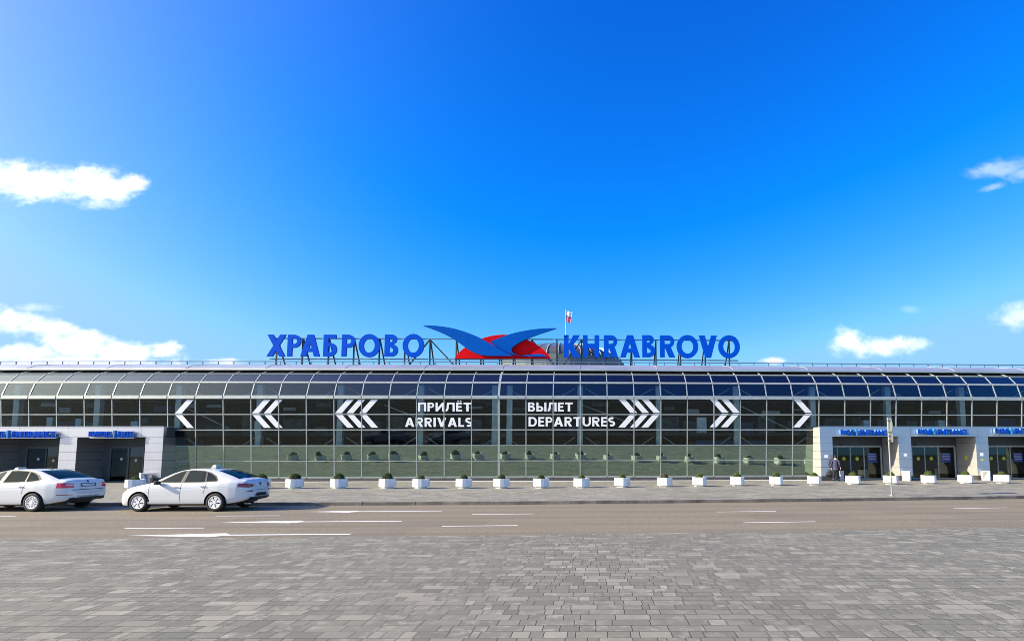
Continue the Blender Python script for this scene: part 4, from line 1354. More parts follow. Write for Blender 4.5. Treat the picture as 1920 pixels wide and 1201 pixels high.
bucket = thing('bucket', 'small white tapered bucket on the pavement left of the walking man', 'bucket', (d.x * k, d.y * k, 0.12))
mb = MB(); mb.lathe([(0.0, 0.0), (0.09, 0.0), (0.135, 0.30), (0.145, 0.30), (0.145, 0.32), (0.12, 0.32), (0.08, 0.02)], 20); mb.build('pail', M['white'], bucket, smooth=True, autosmooth=40)
mb = MB()
pts = [Vector((0.14 * math.cos(a), 0, 0.31 - 0.05 * math.sin(a))) for a in [math.pi * i / 8 for i in range(9)]]
for a, b in zip(pts[:-1], pts[1:]): mb.tube(a, b + Vector((0, -0.001, 0)), 0.006, 6)
mb.build('bail_handle', M['galv'], bucket)

# ------------------------------------------------------------------ signpost
d = ray(1672, 930); k = (0.12 - EYE) / d.z
pb = Vector((d.x * k, d.y * k, 0.12))
post = thing('signpost', 'galvanised post at the kerb with two road signs seen from behind', 'signpost', pb)
ptop = EYE + ray(1670, 783.5).z / ray(1670, 783.5).y * pb.y
mb = MB(); mb.tube(pb, (pb.x - 0.03, pb.y, ptop), 0.032, 12); mb.tube(pb, pb + Vector((0, 0, 0.06)), 0.09, 12); mb.build('pole', M['galv'], post, world=True, smooth=True, autosmooth=40)
fwd = Vector((math.sin(R(106)), math.cos(R(106)), 0))   # the way the signs face: along the road, to the right
sd = Vector((-fwd.y, fwd.x, 0))
zc = EYE + ray(1670, 799.5).z / ray(1670, 799.5).y * pb.y
c = Vector((pb.x - 0.02, pb.y, zc)) + fwd * 0.07
mb = MB(); mb.prism([c + sd * (0.35 * math.cos(i * math.pi / 16)) + Vector((0, 0, 0.37 * math.sin(i * math.pi / 16))) for i in range(32)], fwd * 0.02)
rs = mb.build('round_sign', M['galv'], post, world=True)
mb = MB(); mb.prism([c + fwd * 0.021 + sd * (0.34 * math.cos(i * math.pi / 16)) + Vector((0, 0, 0.36 * math.sin(i * math.pi / 16))) for i in range(32)], fwd * 0.004)
mb.build('sign_face', M['vinyl'], rs, world=True)
zc2 = EYE + ray(1670, 822).z / ray(1670, 822).y * pb.y
c2 = Vector((pb.x - 0.02, pb.y, zc2)) + fwd * 0.07
mb = MB(); mb.prism([c2 + sd * a + Vector((0, 0, b)) for a, b in ((-.35, -.175), (.35, -.175), (.35, .175), (-.35, .175))], fwd * 0.02)
rs2 = mb.build('plate_sign', M['galv'], post, world=True)
mb = MB(); mb.prism([c2 + fwd * 0.021 + sd * a + Vector((0, 0, b)) for a, b in ((-.34, -.165), (.34, -.165), (.34, .165), (-.34, .165))], fwd * 0.004)
mb.build('sign_face', M['vinyl'], rs2, world=True)
for zz in (zc + 0.25, zc - 0.25, zc2 + 0.1, zc2 - 0.1):
    mb = MB(); q = Vector((pb.x - 0.02, pb.y, zz))
    mb.bar(q - sd * 0.2 + fwd * 0.055, q + sd * 0.2 + fwd * 0.055, 0.035, 0.03); mb.tube(q - Vector((0, 0, .02)), q + Vector((0, 0, .02)), 0.056, 12)
    mb.build('clamp', M['alu_dark'], post, world=True)

# ------------------------------------------------------------------ cars
def smooth_curve(pts, xs, win=0.07):
    px, py = [p[0] for p in pts], [p[1] for p in pts]
    offs = np.linspace(-win, win, 9)
    return np.mean([np.interp(np.clip(xs + o, px[0], px[-1]), px, py) for o in offs], axis=0)

def car_grid(P):
    L = P['L']
    xs = np.unique(np.concatenate([np.linspace(0, 0.30, 11), np.linspace(0.30, L - 0.35, 88), np.linspace(L - 0.35, L, 15)]))
    W_, T_, B_, ZB = (smooth_curve(P[k], xs, w) for k, w in (('plan', 0.02), ('top', P.get('soft', 0.04)), ('belt', 0.08), ('under', 0.05)))
    TY = smooth_curve(P['topw'], xs, 0.05)
    rows = []
    for x, w, zt, zbelt, zb, ty in zip(xs, W_, T_, B_, ZB, TY):
        zbelt = min(zbelt, zt - 0.05)
        edge = zt - 0.055
        glass_y = (w - 0.055) - 0.50 * max(0.0, edge - zbelt)
        ey = min(glass_y, ty)
        zm = zb + 0.52 * (zbelt - zb)
        key = [(0, zb), (w * 0.8, zb), (w - 0.07, zb + 0.012), (w - 0.025, zb + 0.07), (w - 0.006, zb + 0.17), (w, zm), (w - 0.002, zbelt - 0.20), (w - 0.018, zbelt - 0.10), (w - 0.03, zbelt - 0.035),
               (w - 0.055, zbelt), (w - 0.055 + (ey - w + 0.055) * 0.33, zbelt + (edge - zbelt) * 0.34), (w - 0.055 + (ey - w + 0.055) * 0.67, zbelt + (edge - zbelt) * 0.68), (ey, edge), (ey - 0.035, edge + 0.026), (ey - 0.10, zt - 0.016), (ey * 0.55, zt - 0.004), (0, zt)]
        row = []
        for (y0, z0), (y1, z1) in zip(key[:-1], key[1:]):
            n = 3 if math.hypot(y1 - y0, z1 - z0) > 0.12 else 1
            for i in range(n): row.append((y0, z0, y1, z1, i / n))
        rows.append((x, key))
    NPER = [2, 1, 1, 2, 3, 3, 2, 1, 1, 3, 3, 3, 1, 2, 3, 3]
    vs, grid = [], []
    for x, key in rows:
        half = []
        for (a, b), n in zip(zip(key[:-1], key[1:]), NPER):
            for i in range(n):
                q = i / n
                half.append((a[0] + (b[0] - a[0]) * q, a[1] + (b[1] - a[1]) * q))
        half.append(key[-1])
        ring = [(-y, z) for y, z in half] + [(y, z) for y, z in reversed(half[1:-1])]
        grid.append([len(vs) + i for i in range(len(ring))])
        vs += [(x, y, z) for y, z in ring]
    n = len(grid[0])
    fs = []
    for a, b in zip(grid[:-1], grid[1:]):
        for i in range(n):
            fs.append((a[i], a[(i + 1) % n], b[(i + 1) % n], b[i]))
    for g in (grid[0], grid[-1]):                       # close nose and tail with strips across
        for i in range(0, n // 2):
            a, b, c, d = g[i], g[i + 1], g[(n - i - 1) % n], g[(n - i) % n]
            q = []
            for k in (a, b, c, d):
                if k not in q: q.append(k)
            if len(q) > 2: fs.append(tuple(q))
    return vs, fs

def base_bm(vs, fs):
    bm = bmesh.new()
    bv = [bm.verts.new(v) for v in vs]
    for f in fs:
        try: bm.faces.new([bv[i] for i in f])
        except ValueError: pass
    bmesh.ops.remove_doubles(bm, verts=bm.verts, dist=1e-5)
    bmesh.ops.recalc_face_normals(bm, faces=bm.faces)
    return bm

AX = {'y': (0, 2), 'x': (1, 2), 'z': (0, 1)}            # projection axis -> the two plane coordinates
def planes(poly, axis):
    i, j = AX[axis]
    cx = sum(p[0] for p in poly) / len(poly); cy = sum(p[1] for p in poly) / len(poly)
    for a, b in zip(poly, poly[1:] + poly[:1]):
        nx, ny = b[1] - a[1], -(b[0] - a[0])
        if nx * (cx - a[0]) + ny * (cy - a[1]) > 0: nx, ny = -nx, -ny
        co, no = [0, 0, 0], [0, 0, 0]
        co[i], co[j], no[i], no[j] = a[0], a[1], nx, ny
        yield Vector(co), Vector(no).normalized()
def patch(bm0, poly, axis, keep, off):
    """the piece of the body skin inside a convex outline, moved along its normals"""
    bm = bm0.copy()
    bmesh.ops.delete(bm, geom=[f for f in bm.faces if not keep(f.calc_center_median(), f.normal)], context='FACES')
    for co, no in planes(poly, axis):
        bmesh.ops.bisect_plane(bm, geom=bm.verts[:] + bm.edges[:] + bm.faces[:], plane_co=co, plane_no=no, clear_outer=True, dist=1e-6)
    bm.normal_update()
    for v in bm.verts: v.normal_update()
    mv = [(v, v.normal.copy()) for v in bm.verts]
    for v, n in mv: v.co += n * off
    return bm
def cut(bm, poly, axis, keep):
    """open a convex hole in the skin"""
    i, j = AX[axis]
    x0, x1 = min(p[0] for p in poly) - .06, max(p[0] for p in poly) + .06
    y0, y1 = min(p[1] for p in poly) - .06, max(p[1] for p in poly) + .06
    def near(f):
        c = f.calc_center_median()
        return x0 <= c[i] <= x1 and y0 <= c[j] <= y1 and keep(c, f.normal)
    pl = list(planes(poly, axis))
    for co, no in pl:
        fs = [f for f in bm.faces if near(f)]
        es = list({e for f in fs for e in f.edges}); vs = list({v for f in fs for v in f.verts})
        bmesh.ops.bisect_plane(bm, geom=vs + es + fs, plane_co=co, plane_no=no, dist=1e-6)
    dead = []
    for f in bm.faces:
        c = f.calc_center_median()
        if near(f) and all((c - co).dot(no) < 1e-5 for co, no in pl): dead.append(f)
    bmesh.ops.delete(bm, geom=dead, context='FACES')
def from_bm(bm, name, mat, parent, smooth=True, sharp=45):
    me = bpy.data.meshes.new(name)
    bm.to_mesh(me); bm.free()
    me.materials.append(mat)
    if smooth:
        me.polygons.foreach_set('use_smooth', [True] * len(me.polygons))
        me.set_sharp_from_angle(angle=R(sharp))
    o = bpy.data.objects.new(name, me)
    COL.objects.link(o)
    o.parent = parent
    return o
def circle(cx, cy, r, n=26): return [(cx + r * math.cos(2 * math.pi * i / n), cy + r * math.sin(2 * math.pi * i / n)) for i in range(n)]

def wheel(parent, x, y, side, r, style):
    """side -1: outer face looks to -y"""
    w = 0.20
    root_mb = MB()
    s_ = side
    prof = [(r * 0.66, 0.0 * s_), (r * 0.72, 0.012 * s_), (r * 0.92, 0.012 * s_), (r * 0.985, -0.012 * s_), (r, -0.05 * s_), (r, -0.15 * s_), (r * 0.98, -0.19 * s_), (r * 0.9, -0.205 * s_), (r * 0.66, -0.2 * s_)]
    root_mb.lathe(prof, 40, 'Y', (0, 0, 0))
    t_ = root_mb.build('tyre', M['tyre'], parent, smooth=True, autosmooth=50)
    t_.location = (x, y, r)
    hub = MB()
    hub.lathe([(0.0, -0.05 * s_), (r * 0.64, -0.05 * s_)], 32, 'Y')
    h_ = hub.build('brake_disc', M['black'], t_)
    rim = MB()
    rim.lathe([(r * 0.60, -0.03 * s_), (r * 0.60, 0.004 * s_), (r * 0.63, 0.012 * s_), (r * 0.685, 0.010 * s_), (r * 0.69, -0.03 * s_)], 40, 'Y')
    rim.lathe([(0.001, 0.012 * s_), (r * 0.15, 0.012 * s_), (r * 0.19, 0.002 * s_), (r * 0.19, -0.03 * s_)], 24, 'Y')
    n = 6 if style == 'petal' else 16
    for k in range(n):
        a = 2 * math.pi * k / n + 0.2
        if style == 'petal': w0, w1, w2 = 0.20, 0.40, 0.40
        else: w0, w1, w2 = 0.085, 0.09, 0.11
        tw = 0.16 if style == 'petal' else 0.0
        pts = []
        for rr, aw, ta in ((r * 0.16, w0 if style == 'petal' else .2, 0), (r * 0.40, w1, tw * .5), (r * 0.615, w2, tw)):
            pts.append((rr, aw, ta))
        L_, R_ = [], []
        for rr, aw, ta in pts:
            L_.append((rr * math.cos(a + ta - aw), rr * math.sin(a + ta - aw)))
            R_.append((rr * math.cos(a + ta + aw), rr * math.sin(a + ta + aw)))
        for q in range(2):
            poly = [L_[q], L_[q + 1], R_[q + 1], R_[q]]
            rim.prism([(px, (0.003 + 0.0004 * q) * s_, pz) for px, pz in poly], (0, -0.02 * s_, 0))
    rim.build('rim', M['rim'], t_)
    return t_

def build_car(P, loc, rotz, label):
    root = thing('taxi', label, 'car', loc, rotz, 'white taxis waiting at the kerb')
    vs, fs = car_grid(P)
    skin = base_bm(vs, fs)
    r = P['r']
    side = lambda c, n: abs(n.y) > 0.25 and c.z > P['zwin']
    nearside = lambda sg: (lambda c, n: n.y * sg > 0.25 and c.z > P['zwin'])
    body = skin.copy()
    for cx in (P['xf'], P['xr']):
        cut(body, circle(cx, r + 0.005, r + 0.055), 'y', lambda c, n: abs(c.y) > 0.45 or n.z < -0.5)
    for _, poly, _ in P['side_glass']:
        cut(body, poly, 'y', side)
    up = lambda c, n: n.z > 0.12 and c.z > P['zwin'] - .02
    cut(body, P['rear_glass'], 'z', up)
    cut(body, P['windscreen'], 'z', up)
    b = from_bm(body, 'body', M['carpaint'], root, sharp=40)
    for sg in (-1, 1):
        # dark trim round the side glass, open where the glass is
        tr = patch(skin, P['dlo'], 'y', nearside(sg), 0.002)
        for _, poly, _ in P['side_glass']:
            cut(tr, poly, 'y', lambda c, n: True)
        from_bm(tr, 'window_trim', M['black'], root)
        for nm, poly, mt in P['side_glass']:
            from_bm(patch(skin, poly, 'y', nearside(sg), -0.004), nm, M[mt], root)
        for x0, x1, z0, z1 in P['gaps']:
            w_ = 0.007
            from_bm(patch(skin, [(x0 - w_, z0), (x0 + w_, z0), (x1 + w_, z1), (x1 - w_, z1)], 'y', lambda c, n: n.y * sg > 0.3, 0.0015), 'door_gap', M['gap'], b)
        for poly in P['lips']:
            from_bm(patch(skin, poly, 'y', lambda c, n: n.y * sg > 0.2, 0.003), 'sill_shade', M['black'], b)  # black strip standing in for the shaded underside along the sill
        for poly in P['waist']:
            from_bm(patch(skin, poly, 'y', lambda c, n: n.y * sg > 0.3, 0.001), 'waist_crease_shade', M['waist'], b)  # crease drawn as a grey strip, its shade put into the colour
        for poly in P['creases']:
            from_bm(patch(skin, poly, 'y', lambda c, n: n.y * sg > 0.3, 0.006), 'sill_trim', M['carpaint'], b)
        for x, z in P['handles']:
            y = -sg
            mb = MB(); yy = sg * (np.interp(x, [p[0] for p in P['plan']], [p[1] for p in P['plan']]) + 0.012)
            mb.box((x, yy, z), (0.19, 0.03, 0.032))
            mb.build('door_handle', M['carpaint'], b, bevel=0.01)
        mx, mz = P['mirror']
        mb = MB()
        mb.box((mx, sg * (P['W'] + 0.07), mz), (0.11, 0.20, 0.13))
        mb.bar((mx, sg * (P['W'] - 0.08), mz - 0.04), (mx, sg * (P['W'] + 0.0), mz - 0.03), 0.06, 0.05)
        mb.build('wing_mirror', M['black' if P['style'] == 'petal' else 'carpaint'], root, bevel=0.03)
        for nm, poly, axis, mt, of in P['lamps']:
            pl = [(p[0] * (sg if axis == 'x' else 1), p[1]) for p in poly]
            rear = (lambda c, n: c.x > P['xtail'] and n.x > 0.05 and n.z < 0.9) if axis == 'x' else (lambda c, n: n.y * sg > 0.1 and abs(n.z) < 0.9)
            if nm.startswith('head'): rear = lambda c, n: c.x < 1.0 and n.y * sg > -0.1 and n.z < 0.93
            from_bm(patch(skin, pl, axis, rear, of), nm, M[mt], root)
        for nm, x in (('front', P['xf']), ('rear', P['xr'])):
            wheel(root, x, sg * (P['W'] - 0.012), sg, r, P['style'])
            mb = MB()
            arc_ = [(x + (r + 0.056) * math.cos(a), r + 0.005 + (r + 0.056) * math.sin(a)) for a in np.linspace(-0.3, math.pi + 0.3, 22)]
            n_ = len(arc_)
            vs2 = [(p[0], sg * 0.50, p[1]) for p in arc_] + [(p[0], sg * (P['W'] - 0.02), p[1]) for p in arc_]
            mb.add(vs2, [(i, i + 1, n_ + i + 1, n_ + i) for i in range(n_ - 1)] + [tuple(range(n_))])
            mb.build('wheel_well', M['black'], b)
    from_bm(patch(skin, P['rear_glass'], 'z', up, -0.004), 'rear_window', M['cardark'], root)
    from_bm(patch(skin, P['windscreen'], 'z', up, -0.004), 'windscreen', M['carglass'], root)
    back = lambda c, n: c.x > P['L'] * 0.85 and n.x > 0.1
    for nm, poly, mt, of in P['tail']:
        from_bm(patch(skin, poly, 'x', back, of), nm, M[mt], root)
    nose = lambda c, n: c.x < 0.5 and n.x < -0.1
    for nm, poly, mt, of in P['nose']:
        from_bm(patch(skin, poly, 'x', nose, of), nm, M[mt], root)
    # floor, seats, dashboard
    mb = MB(); mb.box((P['L'] * .5, 0, 0.30), (P['L'] * .72, 1.2, 0.16)); mb.box((P['L'] * .52, 0, 0.24), (P['L'] * .5, 1.5, 0.05)); mb.build('floor_pan', M['black'], root)
    mb = MB(); mb.box((P['xd'], 0, P['zwin'] - 0.12), (0.45, 1.3, 0.22)); mb.build('dashboard', M['seat'], root, bevel=0.05)
    for x, y, w_ in ((P['xs'], -.36, .5), (P['xs'], .36, .5), (P['xs'] + .88, 0, 1.25)):
        mb = MB(); mb.box((x, y, 0.52), (0.5, w_, 0.22))
        p0, p1 = Vector((x + 0.25, y, 0.55)), Vector((x + 0.42, y, 1.12))
        mb.bar(p0, p1, w_, 0.14, (1, 0, 0))
        for yy in ((y,) if w_ < 1 else (-.36, .36)):
            mb.box((x + 0.44, yy, 1.21), (0.10, 0.24, 0.16))
        mb.build('seat', M['seat'], root, bevel=0.04)
    lx, lw = P['taxi_lamp']
    zt = float(np.interp(lx, [p[0] for p in P['top']], [p[1] for p in P['top']]))
    mb = MB(); mb.hexa([(lx - .10, -lw, zt), (lx + .10, -lw, zt), (lx + .10, lw, zt), (lx - .10, lw, zt), (lx - .05, -lw + .05, zt + .12), (lx + .05, -lw + .05, zt + .12), (lx + .05, lw - .05, zt + .12), (lx - .05, lw - .05, zt + .12)])
    mb.build('roof_lamp', M['taxi_lamp'], root, bevel=0.02)
    if P.get('antenna'):
        ax = P['antenna']; za = float(np.interp(ax, [p[0] for p in P['top']], [p[1] for p in P['top']]))
        mb = MB(); mb.prism([(ax - .09, -.02, za), (ax + .08, -.02, za), (ax + .06, -.02, za + .065)], (0, .04, 0)); mb.build('aerial', M['black'], root)
    mb = MB(); mb.tube((P['L'] - 0.28, -0.45, 0.24), (P['L'] - 0.06, -0.45, 0.235), 0.03, 10); mb.build('exhaust', M['chrome'], root)
    mb = MB(); mb.box((P['xr'], 0, 0.27), (0.1, 1.2, 0.1)); mb.box((P['xr'] + .45, .2, 0.33), (0.4, .5, 0.16)); mb.build('rear_axle', M['black'], root)
    skin.free()
    return root

HATCH = dict(L=4.48, W=0.853, r=0.315, xf=0.83, xr=3.43, zwin=0.93, style='petal', xd=1.45, xs=2.0, taxi_lamp=(2.85, 0.17), xtail=4.14,
    plan=[(0, .30), (.015, .48), (.05, .60), (.12, .69), (.3, .785), (.6, .83), (1.0, .847), (2.2, .853), (3.5, .848), (3.85, .825), (4.1, .785), (4.28, .725), (4.38, .66), (4.44, .58), (4.47, .46), (4.48, .34)],
    top=[(0, .52), (.02, .60), (.06, .68), (.15, .75), (.35, .83), (.7, .91), (1.05, .975), (1.25, 1.02), (1.5, 1.17), (1.8, 1.325), (2.05, 1.415), (2.3, 1.46), (2.6, 1.472), (2.95, 1.46), (3.2, 1.425), (3.5, 1.345), (3.8, 1.24), (4.05, 1.145), (4.2, 1.10), (4.33, 1.085), (4.385, 1.06), (4.43, .95), (4.46, .82), (4.47, .70), (4.48, .60)],
    belt=[(0, .45), (.05, .58), (.15, .66), (.4, .75), (.8, .85), (1.2, .925), (1.6, .945), (2.5, .955), (3.1, .97), (3.5, 1.0), (3.9, 1.02), (4.2, 1.0), (4.38, .96), (4.48, .52)],
    under=[(0, .26), (.1, .20), (.4, .19), (1.3, .20), (3.0, .20), (3.6, .22), (4.1, .30), (4.3, .36), (4.48, .42)],
    topw=[(0, .28), (.1, .55), (.3, .66), (.8, .74), (1.2, .77), (1.6, .69), (2.0, .60), (2.6, .575), (3.2, .57), (3.6, .59), (4.0, .62), (4.3, .62), (4.4, .55), (4.48, .30)],
    side_glass=[('front_side_window', [(1.45, .998), (1.62, 1.10), (1.86, 1.245), (2.06, 1.335), (2.20, 1.375), (2.23, 1.37), (2.18, 1.0)], 'carglass'),
                ('rear_side_window', [(2.305, 1.002), (2.345, 1.378), (2.50, 1.39), (2.80, 1.375), (2.93, 1.34), (3.01, 1.015)], 'carglass'),
                ('quarter_window', [(3.06, 1.02), (2.99, 1.325), (3.10, 1.285), (3.28, 1.19), (3.40, 1.075), (3.38, 1.04)], 'carglass')],
    dlo=[(1.36, .975), (1.60, 1.12), (1.84, 1.27), (2.05, 1.36), (2.22, 1.40), (2.5, 1.412), (2.82, 1.40), (3.10, 1.325), (3.32, 1.21), (3.46, 1.06), (3.42, 1.018), (2.6, .978)],
    rear_glass=[(3.28, -.50), (3.28, .50), (3.55, .545), (4.10, .60), (4.10, -.60), (3.55, -.545)],
    windscreen=[(1.33, -.72), (1.33, .72), (1.98, .545), (1.98, -.545)],
    gaps=[(1.16, 1.16, .30, .93), (2.22, 2.25, .27, .955), (3.02, 3.10, .60, .98)],
    lips=[[(1.14, .205), (3.05, .205), (3.05, .262), (1.14, .262)]], waist=[[(0.9, .760), (3.9, .835), (3.9, .841), (0.9, .766)]],
    creases=[[(1.12, .265), (3.06, .265), (3.06, .335), (1.12, .335)]],
    handles=[(2.06, .845), (2.96, .87)], mirror=(1.50, .985),
    lamps=[('tail_lamp', [(.36, .865), (.44, .93), (.62, .955), (.84, .93), (.84, .84), (.60, .80), (.46, .81)], 'x', 'tail', 0.006),
           ('reflector', [(.44, .655), (.66, .655), (.66, .685), (.44, .685)], 'x', 'tail', 0.004),
           ('headlamp', [(.04, .60), (.16, .70), (.62, .78), (.40, .66), (.10, .585)], 'y', 'lampglass', 0.004)],
    tail=[('number_plate', [(-.27, .50), (.27, .50), (.27, .615), (-.27, .615)], 'plate_dim', 0.008), ('plate_strip', [(-.22, .525), (.22, .525), (.22, .59), (-.22, .59)], 'gap', 0.012),
          ('badge', circle(0, .915, .055, 14), 'plate_dim', 0.008), ('script_strip', [(-.20, .795), (.20, .795), (.20, .82), (-.20, .82)], 'lampglass', 0.004),
          ('diffuser', [(-.62, .36), (.62, .36), (.52, .475), (-.52, .475)], 'black', 0.006), ('boot_gap', [(-.58, .705), (.58, .705), (.58, .717), (-.58, .717)], 'gap', 0.003)],
    nose=[('grille', [(-.55, .60), (.55, .60), (.5, .655), (-.5, .655)], 'black', 0.004), ('air_intake', [(-.5, .30), (.5, .30), (.6, .46), (-.6, .46)], 'black', 0.004), ('front_plate', [(-.26, .45), (.26, .45), (.26, .56), (-.26, .56)], 'plate', 0.008)])
LIFT = dict(HATCH)
LIFT.update(L=4.67, W=0.907, r=0.32, xf=0.90, xr=3.585, zwin=0.93, style='spoke', xd=1.5, xs=2.08, taxi_lamp=(2.10, 0.18), xtail=4.33, antenna=3.20,
    plan=[(0, .32), (.015, .50), (.05, .63), (.12, .73), (.3, .835), (.6, .885), (1.0, .90), (2.2, .907), (3.6, .902), (4.0, .88), (4.3, .835), (4.47, .79), (4.57, .735), (4.62, .66), (4.655, .52), (4.67, .36)],
    top=[(0, .52), (.02, .60), (.06, .68), (.15, .75), (.35, .83), (.7, .905), (1.1, .975), (1.32, 1.02), (1.6, 1.17), (1.9, 1.315), (2.15, 1.40), (2.4, 1.445), (2.75, 1.462), (3.1, 1.455), (3.35, 1.42), (3.6, 1.355), (3.9, 1.25), (4.15, 1.15), (4.3, 1.10), (4.45, 1.085), (4.56, 1.075), (4.60, 1.03), (4.625, .90), (4.645, .78), (4.66, .66), (4.67, .56)],
    belt=[(0, .45), (.05, .58), (.15, .66), (.4, .75), (.8, .85), (1.25, .925), (1.7, .945), (2.5, .95), (3.1, .96), (3.5, .985), (3.9, 1.0), (4.3, 1.0), (4.5, .985), (4.6, .94), (4.67, .5)],
    under=[(0, .25), (.1, .19), (.4, .18), (1.3, .19), (3.0, .19), (3.7, .21), (4.1, .26), (4.35, .32), (4.67, .36)],
    topw=[(0, .30), (.1, .6), (.3, .72), (.8, .80), (1.25, .82), (1.7, .73), (2.1, .64), (2.7, .61), (3.3, .60), (3.7, .62), (4.1, .66), (4.45, .70), (4.58, .66), (4.67, .34)],
    side_glass=[('front_side_window', [(1.56, .995), (1.75, 1.12), (2.0, 1.26), (2.2, 1.345), (2.33, 1.375), (2.36, 1.37), (2.305, .998)], 'carglass'),
                ('rear_side_window', [(2.445, 1.0), (2.50, 1.385), (2.72, 1.392), (3.0, 1.38), (3.13, 1.36), (3.195, 1.01)], 'cardark'),
                ('quarter_window', [(3.245, 1.015), (3.18, 1.35), (3.33, 1.31), (3.50, 1.22), (3.64, 1.10), (3.60, 1.05)], 'cardark')],
    dlo=[(1.47, .973), (1.72, 1.13), (1.98, 1.285), (2.18, 1.37), (2.36, 1.402), (2.7, 1.415), (3.02, 1.405), (3.32, 1.345), (3.55, 1.24), (3.72, 1.10), (3.66, 1.045), (2.7, .976)],
    rear_glass=[(3.42, -.53), (3.42, .53), (3.75, .585), (4.22, .64), (4.22, -.64), (3.75, -.585)],
    windscreen=[(1.42, -.76), (1.42, .76), (2.08, .58), (2.08, -.58)],
    gaps=[(1.24, 1.24, .30, .93), (2.36, 2.39, .27, .955), (3.20, 3.28, .60, .98)],
    lips=[[(1.22, .195), (3.18, .195), (3.18, .25), (1.22, .25)]], waist=[[(0.95, .765), (4.2, .835), (4.2, .841), (0.95, .771)]],
    creases=[[(1.2, .255), (3.2, .255), (3.2, .325), (1.2, .325)]],
    handles=[(2.18, .85), (3.12, .87)], mirror=(1.60, .985),
    lamps=[('tail_lamp', [(.50, .80), (.52, .955), (.88, .975), (.89, .80)], 'x', 'tail_bright', 0.006),
           ('tail_lamp_lens', [(.53, .875), (.72, .885), (.72, .925), (.53, .915)], 'x', 'lampglass', 0.010),
           ('reflector', [(.52, .545), (.82, .555), (.82, .575), (.52, .565)], 'x', 'tail', 0.004),
           ('headlamp', [(.04, .60), (.16, .70), (.62, .78), (.40, .66), (.10, .585)], 'y', 'lampglass', 0.004)],
    tail=[('number_plate', [(-.28, .825), (.28, .825), (.28, .945), (-.28, .945)], 'plate_dim', 0.008), ('plate_strip', [(-.23, .85), (.23, .85), (.23, .92), (-.23, .92)], 'lampglass', 0.012),
          ('badge', circle(0, 1.005, .04, 14), 'plate_dim', 0.008), ('boot_gap', [(-.56, .715), (.56, .715), (.56, .735), (-.56, .735)], 'black', 0.003),
          ('diffuser', [(-.70, .34), (.70, .34), (.62, .46), (-.62, .46)], 'black', 0.006)],
    nose=[('grille', [(-.42, .52), (.42, .52), (.45, .68), (-.45, .68)], 'black', 0.004), ('air_intake', [(-.5, .28), (.5, .28), (.6, .40), (-.6, .40)], 'black', 0.004), ('front_plate', [(-.26, .42), (.26, .42), (.26, .51), (-.26, .51)], 'plate', 0.008)])
def road_heading(x): return math.atan(float(np.polyval(np.polyder(KQ), x)))
def park(P, x_rear, y_near, label):
    a = road_heading(x_rear - 1.5)
    # rear wheel of the side towards the plaza stands at (x_rear, y_near)
    lx, ly = P['xr'], -P['W'] + 0.01
    return build_car(P, (x_rear - lx * math.cos(a) + ly * math.sin(a), y_near - lx * math.sin(a) - ly * math.cos(a), 0.0), a, label)
park(HATCH, -13.14, 18.12, 'white taxi with five-spoke silver wheels and dark red tail lamps, the one shown whole')
park(LIFT, -19.42, 18.12, 'white taxi with bright red tail lamps, cut by the left edge of the picture')


# ------------------------------------------------------------------ the man walking to the doors
def skin_mesh(name, joints, edges, mat, parent, root_i=0, levels=1):
    """one continuous surface grown round a skeleton of joints (x, y, z, radius)"""
    me = bpy.data.meshes.new(name + '_cage')
    me.from_pydata([j[:3] for j in joints], edges, [])
    o = bpy.data.objects.new(name + '_cage', me)
    COL.objects.link(o)
    o.modifiers.new('skin', 'SKIN')
    sk = me.skin_vertices[0].data if me.skin_vertices else None
    if sk is None:
        me.attributes
    for i, j in enumerate(joints):
        rr = j[3] if isinstance(j[3], tuple) else (j[3], j[3])
        sk[i].radius = rr
        sk[i].use_root = (i == root_i)
    sb = o.modifiers.new('sub', 'SUBSURF'); sb.levels = sb.render_levels = levels
    res = bpy.data.meshes.new_from_object(o.evaluated_get(bpy.context.evaluated_depsgraph_get()))
    bpy.data.objects.remove(o); bpy.data.meshes.remove(me)
    res.name = name
    res.materials.clear(); res.materials.append(mat)
    res.polygons.foreach_set('use_smooth', [True] * len(res.polygons))
    ob = bpy.data.objects.new(name, res)
    COL.objects.link(ob)
    ob.parent = parent
    return ob
